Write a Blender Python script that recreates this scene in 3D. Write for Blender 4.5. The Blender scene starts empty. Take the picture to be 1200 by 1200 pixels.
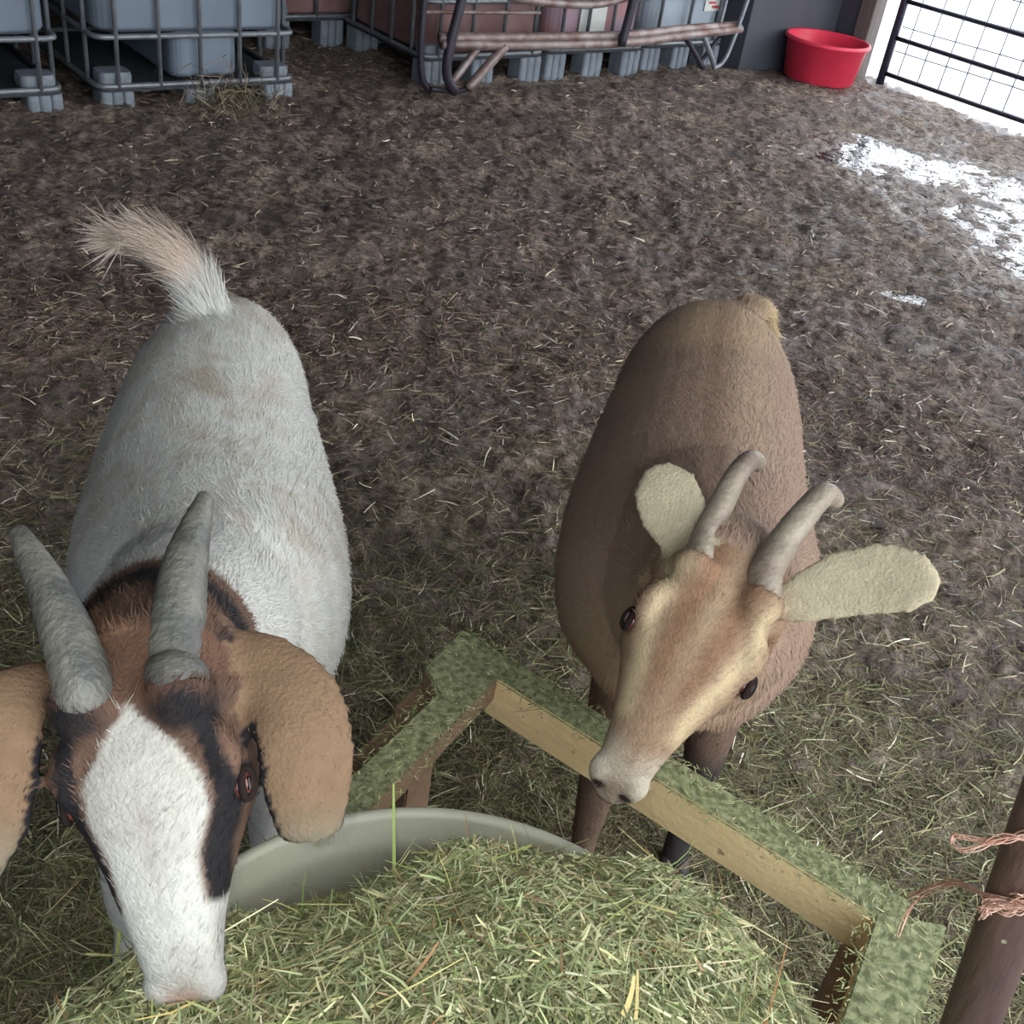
import bpy, bmesh, math
import numpy as np
from mathutils import Vector, Matrix
from mathutils.kdtree import KDTree
from mathutils.bvhtree import BVHTree

rng = np.random.default_rng(7)
C = bpy.context.scene.collection
scene = bpy.context.scene

# ------------------------------------------------------------------ camera
FPX, CAMH = 1300.0, 1.6
PITCH, ROLL = math.radians(34.5), math.radians(9)
cF = np.array([0, math.cos(PITCH), -math.sin(PITCH)])
cR = np.array([1.0, 0, 0]); cU = np.array([0, math.sin(PITCH), math.cos(PITCH)])
iX = math.cos(ROLL) * cR + math.sin(ROLL) * cU
iU = -math.sin(ROLL) * cR + math.cos(ROLL) * cU
cC = np.array([0, 0, CAMH])
def ray(x, y):
    d = cF * FPX + (x - 600) * iX - (y - 600) * iU
    return d / np.linalg.norm(d)
def G(x, y, z=0.0):
    d = ray(x, y); return cC + d * ((z - CAMH) / d[2])
def D(x, y, t):
    return cC + ray(x, y) * t
TH = math.radians(42)
eu = np.array([math.cos(TH), math.sin(TH), 0]); ev = np.array([math.sin(TH), -math.cos(TH), 0])
def W(u, v, z=0.0):
    return eu * u + ev * v + np.array([0, 0, z])
def PV(x, y, v):
    d = ray(x, y); t = (v - cC @ ev) / (d @ ev); return cC + d * t

cam = bpy.data.cameras.new('camera'); camo = bpy.data.objects.new('camera', cam); C.objects.link(camo)
cam.sensor_width = 36; cam.lens = 36 * FPX / 1200; cam.clip_start = 0.02; cam.clip_end = 300
m = Matrix.Identity(4)
for i in range(3):
    m[i][0] = iX[i]; m[i][1] = iU[i]; m[i][2] = -cF[i]; m[i][3] = cC[i]
camo.matrix_world = m
scene.camera = camo

# ------------------------------------------------------------------ materials
def srgb(r, g, b):
    def f(c):
        c /= 255.0
        return c / 12.92 if c <= 0.04045 else ((c + 0.055) / 1.055) ** 2.4
    return (f(r), f(g), f(b))
class N:
    def __init__(s, name):
        s.m = bpy.data.materials.new(name); s.m.use_nodes = True
        s.t = s.m.node_tree; s.b = s.t.nodes['Principled BSDF']
    def n(s, typ, **kw):
        x = s.t.nodes.new(typ)
        for k, v in kw.items(): setattr(x, k, v)
        return x
    def l(s, a, b): s.t.links.new(a, b)
def mat(name, col, rough=0.7, metal=0.0, var=0.25, scale=12.0, bump=0.3, bscale=60.0, col2=None, stretch=None, spots=None, sub=0.0, spec=0.5, trans=0.0):
    """base colour broken up by noise, with bump"""
    M = N(name); b = M.b
    tc = M.n('ShaderNodeTexCoord'); mp = M.n('ShaderNodeMapping'); M.l(tc.outputs['Object'], mp.inputs[0])
    if stretch: mp.inputs['Scale'].default_value = stretch
    no = M.n('ShaderNodeTexNoise'); no.inputs['Scale'].default_value = scale; no.inputs['Detail'].default_value = 6
    M.l(mp.outputs[0], no.inputs['Vector'])
    mx = M.n('ShaderNodeMix', data_type='RGBA')
    ramp = M.n('ShaderNodeMapRange'); ramp.inputs[1].default_value = 0.35; ramp.inputs[2].default_value = 0.65
    M.l(no.outputs['Fac'], ramp.inputs[0]); M.l(ramp.outputs[0], mx.inputs['Factor'])
    c2 = col2 or tuple(max(0, c * (1 - var)) for c in col)
    mx.inputs['A'].default_value = (*col, 1); mx.inputs['B'].default_value = (*c2, 1)
    out = mx.outputs['Result']
    if spots:
        sc, thr, scol = spots
        n2 = M.n('ShaderNodeTexNoise'); n2.inputs['Scale'].default_value = sc; n2.inputs['Detail'].default_value = 8
        M.l(tc.outputs['Object'], n2.inputs['Vector'])
        r2 = M.n('ShaderNodeMapRange'); r2.inputs[1].default_value = thr; r2.inputs[2].default_value = thr + 0.06
        M.l(n2.outputs['Fac'], r2.inputs[0])
        m2 = M.n('ShaderNodeMix', data_type='RGBA'); M.l(r2.outputs[0], m2.inputs['Factor']); M.l(out, m2.inputs['A'])
        m2.inputs['B'].default_value = (*scol, 1); out = m2.outputs['Result']
    M.l(out, b.inputs['Base Color'])
    b.inputs['Roughness'].default_value = rough; b.inputs['Metallic'].default_value = metal
    b.inputs['Specular IOR Level'].default_value = spec
    if trans: b.inputs['Transmission Weight'].default_value = trans
    if bump:
        nb = M.n('ShaderNodeTexNoise'); nb.inputs['Scale'].default_value = bscale; nb.inputs['Detail'].default_value = 5
        M.l(mp.outputs[0], nb.inputs['Vector'])
        bu = M.n('ShaderNodeBump'); bu.inputs['Strength'].default_value = bump; bu.inputs['Distance'].default_value = 0.01
        M.l(nb.outputs['Fac'], bu.inputs['Height']); M.l(bu.outputs[0], b.inputs['Normal'])
    return M.m
def attr_mat(name, rough=0.8, spec=0.3, bump=0.0, bscale=200.0, nvar=0.0, nscale=30.0):
    M = N(name); a = M.n('ShaderNodeAttribute', attribute_name='Col'); out = a.outputs['Color']
    if nvar:
        tc = M.n('ShaderNodeTexCoord')
        no = M.n('ShaderNodeTexNoise'); no.inputs['Scale'].default_value = nscale; no.inputs['Detail'].default_value = 6
        M.l(tc.outputs['Object'], no.inputs['Vector'])
        mr = M.n('ShaderNodeMapRange'); mr.inputs[1].default_value = .3; mr.inputs[2].default_value = .7
        mr.inputs[3].default_value = 1 - nvar; mr.inputs[4].default_value = 1 + nvar * .5
        M.l(no.outputs['Fac'], mr.inputs[0])
        vm = M.n('ShaderNodeVectorMath', operation='SCALE'); M.l(out, vm.inputs[0]); M.l(mr.outputs[0], vm.inputs['Scale'])
        out = vm.outputs[0]
    M.l(out, M.b.inputs['Base Color'])
    M.b.inputs['Roughness'].default_value = rough; M.b.inputs['Specular IOR Level'].default_value = spec
    if bump:
        tc = M.n('ShaderNodeTexCoord')
        nb = M.n('ShaderNodeTexNoise'); nb.inputs['Scale'].default_value = bscale; nb.inputs['Detail'].default_value = 4
        M.l(tc.outputs['Object'], nb.inputs['Vector'])
        bu = M.n('ShaderNodeBump'); bu.inputs['Strength'].default_value = bump; bu.inputs['Distance'].default_value = 0.004
        M.l(nb.outputs['Fac'], bu.inputs['Height']); M.l(bu.outputs[0], M.b.inputs['Normal'])
    return M.m

M_skin = attr_mat('goat_coat', 0.85, 0.2, bump=0.5, bscale=260, nvar=0.12, nscale=60)
M_fur = attr_mat('goat_hair', 0.7, 0.25)
M_straw = attr_mat('loose_straw', 0.75, 0.3)
M_hay = attr_mat('fresh_hay', 0.7, 0.3)
M_hornA = mat('grey_horn', srgb(104, 103, 94), 0.45, var=.35, scale=30, stretch=(1, 1, .5), bump=.35, bscale=160, col2=srgb(74, 75, 72), spots=(40, .66, srgb(58, 58, 58)))
M_hornB = mat('brown_horn', srgb(146, 136, 120), 0.5, var=.3, scale=22, bump=.3, bscale=120, col2=srgb(112, 98, 86))
M_hoof = mat('dark_hoof', srgb(48, 42, 38), 0.5)
M_eye = mat('goat_eye', srgb(104, 58, 52), 0.08, var=.4, scale=200, bump=0)  # reddish base colour stands in for the pink flash glint
M_pupil = mat('eye_pupil', srgb(12, 10, 10), 0.1, bump=0)
M_nostril = mat('dark_nostril', srgb(66, 52, 46), 0.5)
M_lid = mat('dark_eyelid', srgb(38, 31, 29), 0.9, bump=.1, spec=.1)
M_tub = mat('grey_green_plastic', srgb(160, 160, 142), 0.5, var=.12, scale=8, bump=.1, spots=(14, .66, srgb(120, 120, 96)))
M_wood_green = None
M_red = mat('red_plastic', srgb(228, 58, 84), 0.4, var=.12, scale=9, bump=.05)
M_tank_pale = mat('pale_plastic', srgb(160, 172, 184), 0.5, var=.15, scale=4, bump=.05)
M_tank = mat('milky_plastic', srgb(120, 133, 148), 0.5, var=.15, scale=4, bump=.05)
M_tank_red = mat('rust_stained_plastic', srgb(140, 112, 112), 0.55, var=.3, scale=5, bump=.05, col2=srgb(112, 78, 76))
M_tank_lav = mat('mauve_plastic', srgb(146, 138, 156), 0.55, var=.3, scale=5, bump=.05, col2=srgb(160, 118, 120))
M_deck = mat('dark_deck_plastic', srgb(52, 58, 66), 0.7, var=.3, bump=.2)
M_cage = mat('galvanised_tube', srgb(136, 142, 148), 0.45, metal=.5, var=.25, scale=20, bump=.1)
M_pal = mat('grey_pallet_plastic', srgb(128, 138, 148), 0.6, var=.3, scale=15, bump=.2)
M_feeder = mat('weathered_feeder_steel', srgb(150, 140, 138), 0.5, metal=.4, var=.3, scale=14, bump=.3, col2=srgb(110, 86, 78))
M_dark = mat('dark_bar_steel', srgb(60, 56, 66), 0.5, metal=.4, bump=.2)
M_wall = mat('dark_board_wall', srgb(74, 76, 86), 0.85, var=.3, scale=3, bump=.6, bscale=10, stretch=(1, 1, .15))
M_post = mat('weathered_post', srgb(122, 114, 110), 0.85, var=.35, scale=10, bump=.6, stretch=(1, 1, .1))
M_roof = mat('roof_steel', srgb(120, 122, 126), 0.6, metal=.3)
M_gate = mat('gate_tube_paint', srgb(44, 44, 60), 0.45, var=.2, bump=.1)
M_label = mat('paper_label', srgb(205, 210, 205), 0.6, var=.1, bump=0)
M_labelred = mat('red_label_print', srgb(190, 60, 60), 0.6, bump=0)

# ------------------------------------------------------------------ object helpers
def link(name, me, m, parent=None):
    if m is not None and len(me.materials) == 0: me.materials.append(m)
    o = bpy.data.objects.new(name, me); C.objects.link(o)
    if parent is not None: o.parent = parent
    return o
def smooth(me):
    me.polygons.foreach_set('use_smooth', np.ones(len(me.polygons), bool)); me.update()
def tag(o, label=None, cat=None, group=None, kind=None):
    if label: o['label'] = label
    if cat: o['category'] = cat
    if group: o['group'] = group
    if kind: o['kind'] = kind
    return o
def thing(name, label, cat, loc=(0, 0, 0), rz=0, group=None):
    o = bpy.data.objects.new(name, None); C.objects.link(o); o.location = loc; o.rotation_euler = (0, 0, rz)
    o.empty_display_size = .1
    return tag(o, label, cat, group)
class MB:
    """collects verts and faces of one mesh"""
    def __init__(s): s.v = []; s.f = []; s.off = 0
    def add(s, v, f):
        s.v.extend([tuple(map(float, p)) for p in v]); s.f.extend([tuple(i + s.off for i in q) for q in f]); s.off += len(v)
    def box(s, c, size, R=None):
        c = np.array(c, float); h = np.array(size, float) / 2
        v = []
        for i in (-1, 1):
            for j in (-1, 1):
                for k in (-1, 1):
                    p = h * (i, j, k)
                    if R is not None: p = R @ p
                    v.append(c + p)
        s.add(v, [(0, 1, 3, 2), (4, 6, 7, 5), (0, 4, 5, 1), (2, 3, 7, 6), (0, 2, 6, 4), (1, 5, 7, 3)])
    def hexa(s, bot, top):
        """bot/top: 4 points each, counter-clockwise"""
        s.add(list(bot) + list(top), [(3, 2, 1, 0), (4, 5, 6, 7)] + [(i, (i + 1) % 4, 4 + (i + 1) % 4, 4 + i) for i in range(4)])
    def tube(s, pts, r, n=10, flat=None, up=None):
        pts = np.array(pts, float)
        r = np.full(len(pts), r) if np.isscalar(r) else np.array(r, float)
        T = np.gradient(pts, axis=0); T /= np.linalg.norm(T, axis=1)[:, None] + 1e-12
        ref = np.array(up if up is not None else (0, 0, 1.0), float)
        if abs(T[0] @ ref) > .95: ref = np.array([1.0, 0, 0])
        v = []; a = ref
        for i, p in enumerate(pts):
            a = a - T[i] * (a @ T[i]); a = a / np.linalg.norm(a); b = np.cross(T[i], a)
            for k in range(n):
                th = 2 * math.pi * k / n
                v.append(p + r[i] * (math.cos(th) * a * (flat if flat else 1) + math.sin(th) * b))
        f = []
        for i in range(len(pts) - 1):
            for k in range(n):
                f.append((i * n + k, i * n + (k + 1) % n, (i + 1) * n + (k + 1) % n, (i + 1) * n + k))
        f.append(tuple(range(n))[::-1]); f.append(tuple((len(pts) - 1) * n + k for k in range(n)))
        s.add(v, f)
    def lathe(s, prof, n=64, c=(0, 0, 0)):
        v = []; f = []
        for (r, z) in prof:
            for k in range(n):
                th = 2 * math.pi * k / n; v.append((c[0] + r * math.cos(th), c[1] + r * math.sin(th), c[2] + z))
        for i in range(len(prof) - 1):
            for k in range(n):
                f.append((i * n + k, i * n + (k + 1) % n, (i + 1) * n + (k + 1) % n, (i + 1) * n + k))
        s.add(v, f)
    def mesh(s, name, m, sm=False):
        me = bpy.data.meshes.new(name); me.from_pydata(s.v, [], s.f)
        if sm is True: smooth(me)
        if m: me.materials.append(m)
        return me
    def build(s, name, m, parent=None, sm=False, bevel=0.0, seg=2):
        me = s.mesh(name, m, sm); o = link(name, me, None, parent)
        if bevel:
            b = o.modifiers.new('bevel', 'BEVEL'); b.width = bevel; b.segments = seg; b.limit_method = 'ANGLE'
        return o
def spline(pts, n):
    """Catmull-Rom through pts"""
    P = np.array(pts, float); P = np.vstack([2 * P[0] - P[1], P, 2 * P[-1] - P[-2]])
    out = []; K = len(P) - 3
    for t in np.linspace(0, K, n):
        i = min(int(t), K - 1); u = t - i
        a, b, c, d = P[i:i + 4]
        out.append(.5 * ((2 * b) + (-a + c) * u + (2 * a - 5 * b + 4 * c - d) * u * u + (-a + 3 * b - 3 * c + d) * u ** 3))
    return np.array(out)
def unit(v):
    v = np.array(v, float); return v / (np.linalg.norm(v, axis=-1, keepdims=True) + 1e-12)

# value noise -------------------------------------------------------
_tab = np.random.default_rng(3).random((256, 256))
def vnoise(x, y, s):
    x = np.asarray(x) * s + 37.1; y = np.asarray(y) * s + 91.7
    xi = np.floor(x).astype(int); yi = np.floor(y).astype(int); fx = x - xi; fy = y - yi
    fx = fx * fx * (3 - 2 * fx); fy = fy * fy * (3 - 2 * fy)
    g = lambda a, b: _tab[a % 256, b % 256]
    return (g(xi, yi) * (1 - fx) + g(xi + 1, yi) * fx) * (1 - fy) + (g(xi, yi + 1) * (1 - fx) + g(xi + 1, yi + 1) * fx) * fy
# ground height ------------------------------------------------------
PUD = [(*G(1120, 222)[:2], .55), (*G(1035, 185)[:2], .42), (*G(1195, 262)[:2], .60), (*G(1080, 200)[:2], .42), (*G(1270, 310)[:2], .5), (*G(1065, 345)[:2], .10)]
def gz(x, y):
    h = (vnoise(x, y, 1.1) - .5) * .045 + (vnoise(x, y, 4) - .5) * .02
    h = h + (vnoise(x, y, 11) - .5) * .024 + (vnoise(x, y, 23) - .5) * .024 + (vnoise(x, y, 50) - .5) * .014
    d = np.zeros_like(h)
    for (px, py, r) in PUD:
        d = np.maximum(d, np.clip(1.25 - np.hypot(x - px, y - py) / r, 0, 1))
    return h * (1 - .25 * np.clip(d * 2, 0, 1)) - .025 * np.clip(d * 1.5, 0, 1) + (vnoise(x, y, 17) - .5) * .016 * np.clip(d * 2, 0, 1)
WATER_Z = -.018

# strips of straw / hair as one mesh -------------------------------------
def strands(name, P, dirs, side, L, Wd, col, m, bend=None, parent=None, seg=2, taper=.4):
    """P roots, dirs unit, side unit width direction, L length, Wd width, col Nx3; bend: Nx3 offset at tip"""
    n = len(P); k = seg + 1
    t = np.linspace(0, 1, k)
    V = np.empty((n, k, 2, 3))
    for j, tt in enumerate(t):
        c = P + dirs * (L * tt)[:, None]
        if bend is not None: c = c + bend * (tt * tt)
        w = side * (Wd * .5 * (1 - (1 - taper) * tt ** 2))[:, None]
        V[:, j, 0] = c - w; V[:, j, 1] = c + w
    V = V.reshape(-1, 3)
    base = (np.arange(n) * k * 2)[:, None, None]
    q = np.array([[2 * j, 2 * j + 1, 2 * j + 3, 2 * j + 2] for j in range(seg)])[None]
    F = (base + q).reshape(-1, 4)
    me = bpy.data.meshes.new(name)
    me.vertices.add(len(V)); me.vertices.foreach_set('co', V.ravel().astype(np.float32))
    me.loops.add(F.size); me.loops.foreach_set('vertex_index', F.ravel().astype(np.int32))
    me.polygons.add(len(F)); me.polygons.foreach_set('loop_start', (np.arange(len(F)) * 4).astype(np.int32))
    me.update(calc_edges=True)
    ca = me.color_attributes.new('Col', 'FLOAT_COLOR', 'POINT')
    cc = np.ones((n, k * 2, 4), np.float32); cc[:, :, :3] = col[:, None, :]
    ca.data.foreach_set('color', cc.ravel())
    smooth(me)
    me.materials.append(m)
    o = bpy.data.objects.new(name, me); C.objects.link(o)
    if parent is not None: o.parent = parent
    return o
def pal(n, cols, w, jit=.15, r=rng):
    cols = np.array(cols); w = np.array(w, float); i = r.choice(len(cols), n, p=w / w.sum())
    c = cols[i] * (1 + r.normal(0, jit, (n, 1))) * (1 + r.normal(0, .04, (n, 3)))
    return np.clip(c, .002, .95)

#@@GROUND
# ------------------------------------------------------------------ ground
def build_ground():
    nr, na = 620, 700
    rr = .35 * (12.0 / .35) ** (np.arange(nr) / (nr - 1))
    aa = np.radians(np.linspace(-54, 54, na))
    R, A = np.meshgrid(rr, aa, indexing='ij')
    X = R * np.sin(A); Y = R * np.cos(A); Z = gz(X, Y)
    U = X * eu[0] + Y * eu[1]
    V = np.stack([X, Y, Z], -1).reshape(-1, 3)
    idx = np.arange(nr * na).reshape(nr, na)
    F = np.stack([idx[:-1, :-1], idx[1:, :-1], idx[1:, 1:], idx[:-1, 1:]], -1).reshape(-1, 4)
    F = F[:, ::-1]
    keep = (U.ravel()[F] < 7.08).all(1)
    F = F[keep]
    me = bpy.data.meshes.new('floor')
    me.vertices.add(len(V)); me.vertices.foreach_set('co', V.ravel().astype(np.float32))
    me.loops.add(F.size); me.loops.foreach_set('vertex_index', F.ravel().astype(np.int32))
    me.polygons.add(len(F)); me.polygons.foreach_set('loop_start', (np.arange(len(F)) * 4).astype(np.int32))
    me.update(calc_edges=True); smooth(me)
    M = N('trodden_litter'); tc = M.n('ShaderNodeTexCoord')
    n1 = M.n('ShaderNodeTexNoise'); n1.inputs['Scale'].default_value = 3; n1.inputs['Detail'].default_value = 8
    n2 = M.n('ShaderNodeTexNoise'); n2.inputs['Scale'].default_value = 30; n2.inputs['Detail'].default_value = 8; n2.inputs['Roughness'].default_value = .7
    for q in (n1, n2): M.l(tc.outputs['Object'], q.inputs['Vector'])
    r1 = M.n('ShaderNodeValToRGB'); e = r1.color_ramp.elements
    e[0].position = .35; e[0].color = (*srgb(66, 60, 58), 1); e[1].position = .66; e[1].color = (*srgb(172, 158, 148), 1)
    M.l(n2.outputs['Fac'], r1.inputs[0])
    r2 = M.n('ShaderNodeValToRGB'); e = r2.color_ramp.elements
    e[0].position = .4; e[0].color = (.62, .58, .58, 1); e[1].position = .62; e[1].color = (1.1, 1.05, .95, 1)
    M.l(n1.outputs['Fac'], r2.inputs[0])
    mx = M.n('ShaderNodeMix', data_type='RGBA', blend_type='MULTIPLY'); mx.inputs['Factor'].default_value = 1
    M.l(r1.outputs[0], mx.inputs['A']); M.l(r2.outputs[0], mx.inputs['B']); M.l(mx.outputs['Result'], M.b.inputs['Base Color'])
    mr = M.n('ShaderNodeMapRange'); mr.inputs[1].default_value = .42; mr.inputs[2].default_value = .6; mr.inputs[3].default_value = .42; mr.inputs[4].default_value = .9
    M.l(n1.outputs['Fac'], mr.inputs[0])
    wa = M.n('ShaderNodeAttribute', attribute_name='wet'); wm_ = M.n('ShaderNodeMix', data_type='FLOAT'); M.l(wa.outputs['Fac'], wm_.inputs['Factor']); M.l(mr.outputs[0], wm_.inputs['A']); wm_.inputs['B'].default_value = .22
    M.l(wm_.outputs['Result'], M.b.inputs['Roughness'])
    w_ = np.zeros(len(V))
    for (a_, b_, c_) in PUD: w_ = np.maximum(w_, np.clip(1.9 - np.hypot(V[:, 0] - a_, V[:, 1] - b_) / c_, 0, 1))
    me.attributes.new('wet', 'FLOAT', 'POINT').data.foreach_set('value', (w_ * np.clip(vnoise(V[:, 0], V[:, 1], 5) * 1.6 - .2, 0, 1)).astype(np.float32))
    bu = M.n('ShaderNodeBump'); bu.inputs['Strength'].default_value = .9; bu.inputs['Distance'].default_value = .02
    M.l(n2.outputs['Fac'], bu.inputs['Height']); M.l(bu.outputs[0], M.b.inputs['Normal'])
    o = link('floor', me, M.m); tag(o, kind='structure')
    # plain earth under and beyond the trodden litter, inside the barn
    b = MB(); b.box(W(.5, -1.5, -.16), (13.0, 17, .1), np.column_stack([eu, -ev, (0, 0, 1)])); tag(b.build('floor', mat('bare_earth', srgb(104, 94, 86), .95, var=.4, scale=9, bump=.8, bscale=30)), kind='structure')
    # outside: snow covered yard beyond the gate
    b2 = MB(); g = 90; xs = np.linspace(7.0, 40, g); ys = np.linspace(-22, 16, g); vv = []; ff = []
    for i in range(g):
        for j in range(g):
            u, v = xs[i], ys[j]; vv.append(W(u, v, -.03 + .1 * (float(vnoise(u, v, .9)) - .5) * min(1, (u - 7) / 2) + .05 * (float(vnoise(u, v, 3)) - .5) * min(1, (u - 7))))
    for i in range(g - 1):
        for j in range(g - 1): ff.append((i * g + j, i * g + j + 1, (i + 1) * g + j + 1, (i + 1) * g + j))
    b2.add(vv, ff)
    snow = mat('trodden_snow', (.82, .84, .88), .6, var=.1, scale=3, bump=.5, bscale=6, spots=(5, .66, (.42, .38, .36)))
    tag(b2.build('ground_outside', snow, sm=True), kind='structure')
    # puddles
    M = N('dirty_water'); M.b.inputs['Base Color'].default_value = (.03, .03, .03, 1); M.b.inputs['Roughness'].default_value = .12
    M.b.inputs['Specular IOR Level'].default_value = 1.0; M.b.inputs['IOR'].default_value = 1.6
    tc = M.n('ShaderNodeTexCoord'); nb = M.n('ShaderNodeTexNoise'); nb.inputs['Scale'].default_value = 25; M.l(tc.outputs['Object'], nb.inputs['Vector'])
    bu = M.n('ShaderNodeBump'); bu.inputs['Strength'].default_value = .35; bu.inputs['Distance'].default_value = .01
    M.l(nb.outputs['Fac'], bu.inputs['Height']); M.l(bu.outputs[0], M.b.inputs['Normal'])
    b = MB(); st = .06; cells = {}; vv = []; ff = []
    def vid(i_, j_):
        if (i_, j_) not in cells: cells[(i_, j_)] = len(vv); vv.append((i_ * st, j_ * st, WATER_Z))
        return cells[(i_, j_)]
    for i_ in range(int(.2 / st), int(4.2 / st)):
        for j_ in range(int(3.5 / st), int(8 / st)):
            x_, y_ = (i_ + .5) * st, (j_ + .5) * st
            if x_ * eu[0] + y_ * eu[1] < 6.9 and any(math.hypot(x_ - a, y_ - c) < r * 1.15 for a, c, r in PUD): ff.append((vid(i_, j_), vid(i_ + 1, j_), vid(i_ + 1, j_ + 1), vid(i_, j_ + 1)))
    b.add(vv, ff)
    tag(b.build('puddle_water', M.m), 'shiny wet puddle film among dung clumps near the gate', 'puddle', kind='stuff')

def litter(name, n, r0, r1, amin, amax, cols, w, Lr, Wr, seed, lift=.35, label='', power=1.0, greenby=None):
    r = np.random.default_rng(seed)
    rad = r0 * (r1 / r0) ** (r.random(n) ** power); a = np.radians(r.uniform(amin, amax, n))
    x = rad * np.sin(a); y = rad * np.cos(a)
    u = x * eu[0] + y * eu[1]
    v_ = x * ev[0] + y * ev[1]; ok = (u < 6.9) & (v_ > -6.9) & (u > -1.4) & ((u < 5.85) | (v_ > -4.85))
    x, y, rad = x[ok], y[ok], rad[ok]; n = len(x)
    th = r.uniform(0, 2 * np.pi, n); el = r.normal(.06, lift * .5, n).clip(-.15, 1.0)
    d = np.stack([np.cos(th) * np.cos(el), np.sin(th) * np.cos(el), np.sin(el)], -1)
    L = r.uniform(*Lr, n) * r.uniform(.5, 1.3, n); Wd = r.uniform(*Wr, n) * np.clip(rad / 2.2, 1, 2.2)
    side = unit(np.stack([-np.sin(th), np.cos(th), r.normal(0, .6, n)], -1))
    z = gz(x, y) + r.uniform(-.002, .010, n) - np.sin(el).clip(None, 0) * L
    P = np.stack([x, y, z], -1)
    bend = r.normal(0, .22, (n, 3)) * L[:, None]; bend[:, 2] *= .3
    bend[:, 2] -= np.sin(el) * L * .5
    col = pal(n, cols, w, .22, r)
    patch = vnoise(x, y, .9) * .6 + vnoise(x, y, 2.7) * .4
    col = col * (.7 + .6 * patch)[:, None]
    if greenby is not None:
        g = np.clip((greenby - rad) / 1.3, 0, 1)[:, None] * np.clip(patch * 2 - .2, .2, 1)[:, None]
        col = col * (1 - g) + g * col * np.array([.90, 1.08, .78]) 
    return tag(strands(name, P, d, side, L, Wd, col, M_straw, bend, seg=3), label, 'straw', kind='stuff')

build_ground()
brown = [srgb(88, 74, 64), srgb(116, 98, 86), srgb(142, 124, 108), srgb(108, 104, 76), srgb(180, 166, 146), srgb(220, 212, 196)]
litter('trodden_straw', 130000, 1.0, 3.6, -48, 48, brown, [28, 30, 20, 24, 8, 2.0], (.02, .06), (.0012, .0026), 11, label='matted brown and olive straw trodden into the barn floor around the goats', greenby=3.0)
litter('scattered_straw', 90000, 3.0, 9.5, -38, 42, brown, [34, 30, 20, 5, 9, 2.6], (.015, .05), (.0014, .003), 12, label='thin dark straw and dung litter over the back of the barn floor', lift=.45)
litter('pale_straw', 2400, 1.2, 8, -40, 40, [srgb(220, 212, 190), srgb(190, 180, 150)], [1, 1], (.03, .07), (.002, .0035), 13, label='scattered single pale straw stalks lying on top of the litter')

#@@BARN
# ------------------------------------------------------------------ barn shell
RB = np.column_stack([eu, -ev, (0, 0, 1)])
def wallbox(name, u0, u1, v0, v1, z0, z1, m):
    b = MB(); b.box(W((u0 + u1) / 2, (v0 + v1) / 2, (z0 + z1) / 2), (u1 - u0, abs(v1 - v0), z1 - z0), RB)
    return tag(b.build(name, m), kind='structure')
wallbox('wall_back', -5.5, 7.15, -7.1, -7.0, -.1, 3.3, M_wall)
wallbox('added_wall_left', -1.6, -1.5, -7.0, 1.0, -.1, 3.3, M_wall)  # unseen, added to keep sky light off the left totes
wallbox('wall_corner', 5.98, 6.88, -5.20, -5.12, -.1, 3.3, M_wall)
wallbox('wall_corner_return', 5.98, 6.06, -7.0, -5.20, -.1, 3.3, M_wall)
wallbox('wall_gate_post', 6.88, 6.98, -5.20, -4.95, -.1, 3.3, M_wall)
wallbox('wall_gate_side', 7.0, 7.12, -.9, 3.0, -.1, 3.3, M_wall)
wallbox('ceiling', -5.5, 7.4, -7.2, 1.0, 3.3, 3.38, M_roof)  # unseen; extended forward to cut sky light at the back

# wooden door post at the corner
t = MB(); p = W(6.93, -4.88, 0); t.box(W(6.93, -4.90, 1.6), (.12, .12, 3.3), RB)
tag(t.build('trim_1', M_post, bevel=.006), kind='structure')

# gate -------------------------------------------------------------------
gt = thing('gate', 'dark tubular steel gate with wire mesh at the snowy opening', 'gate', W(7.0, -4.72, 0))
gl = np.array(gt.location)
def rel(p): return np.array(p) - gl
b = MB()
b.tube([rel(W(7.0, -4.72, -.05)), rel(W(7.0, -4.72, 1.42))], .028, 14); b.build('gate_post', M_gate, gt, sm=True)
for z in (.07, .30, .53, .78, 1.04, 1.32):
    b = MB(); b.tube([rel(W(7.0, v, z)) for v in (-4.72, -3, -1.15)], .0155, 10); b.build('rail', M_gate, gt, sm=True)
b = MB(); b.tube([rel(W(7.0, -1.15, .05)), rel(W(7.0, -1.15, 1.34))], .018, 10); b.build('end_tube', M_gate, gt, sm=True)
b = MB()
for v in np.arange(-4.62, -1.2, .165): b.tube([rel(W(7.03, v, .05)), rel(W(7.035, v + .02, .7)), rel(W(7.03, v, 1.32))], .0042, 6)
for z in np.arange(.07, 1.33, .155): b.tube([rel(W(7.03, v, z + .008 * math.sin(v * 3))) for v in np.arange(-4.7, -1.1, .3)], .0038, 6)
b.build('wire_mesh', M_gate, gt)
for z in (.62, 1.2):
    b = MB(); b.box(rel(W(6.97, -4.80, z)), (.05, .17, .05), RB); b.build('hinge', M_gate, gt, bevel=.004)

# red tub -----------------------------------------------------------------
g0 = G(950, 92) + ev * .07 - eu * .02
rt = thing('feed_tub', 'round red rubber feed tub in the far corner beside the door post', 'tub', (g0[0], g0[1], float(gz(g0[0], g0[1])) - .004))
b = MB(); b.lathe([(0.0, .004), (.21, .0), (.232, .012), (.262, .235), (.278, .238), (.284, .25), (.278, .262), (.264, .264), (.252, .255), (.222, .03), (.2, .022), (0, .022)], 72)
b.build('tub_wall', M_red, rt, sm=True)

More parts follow.
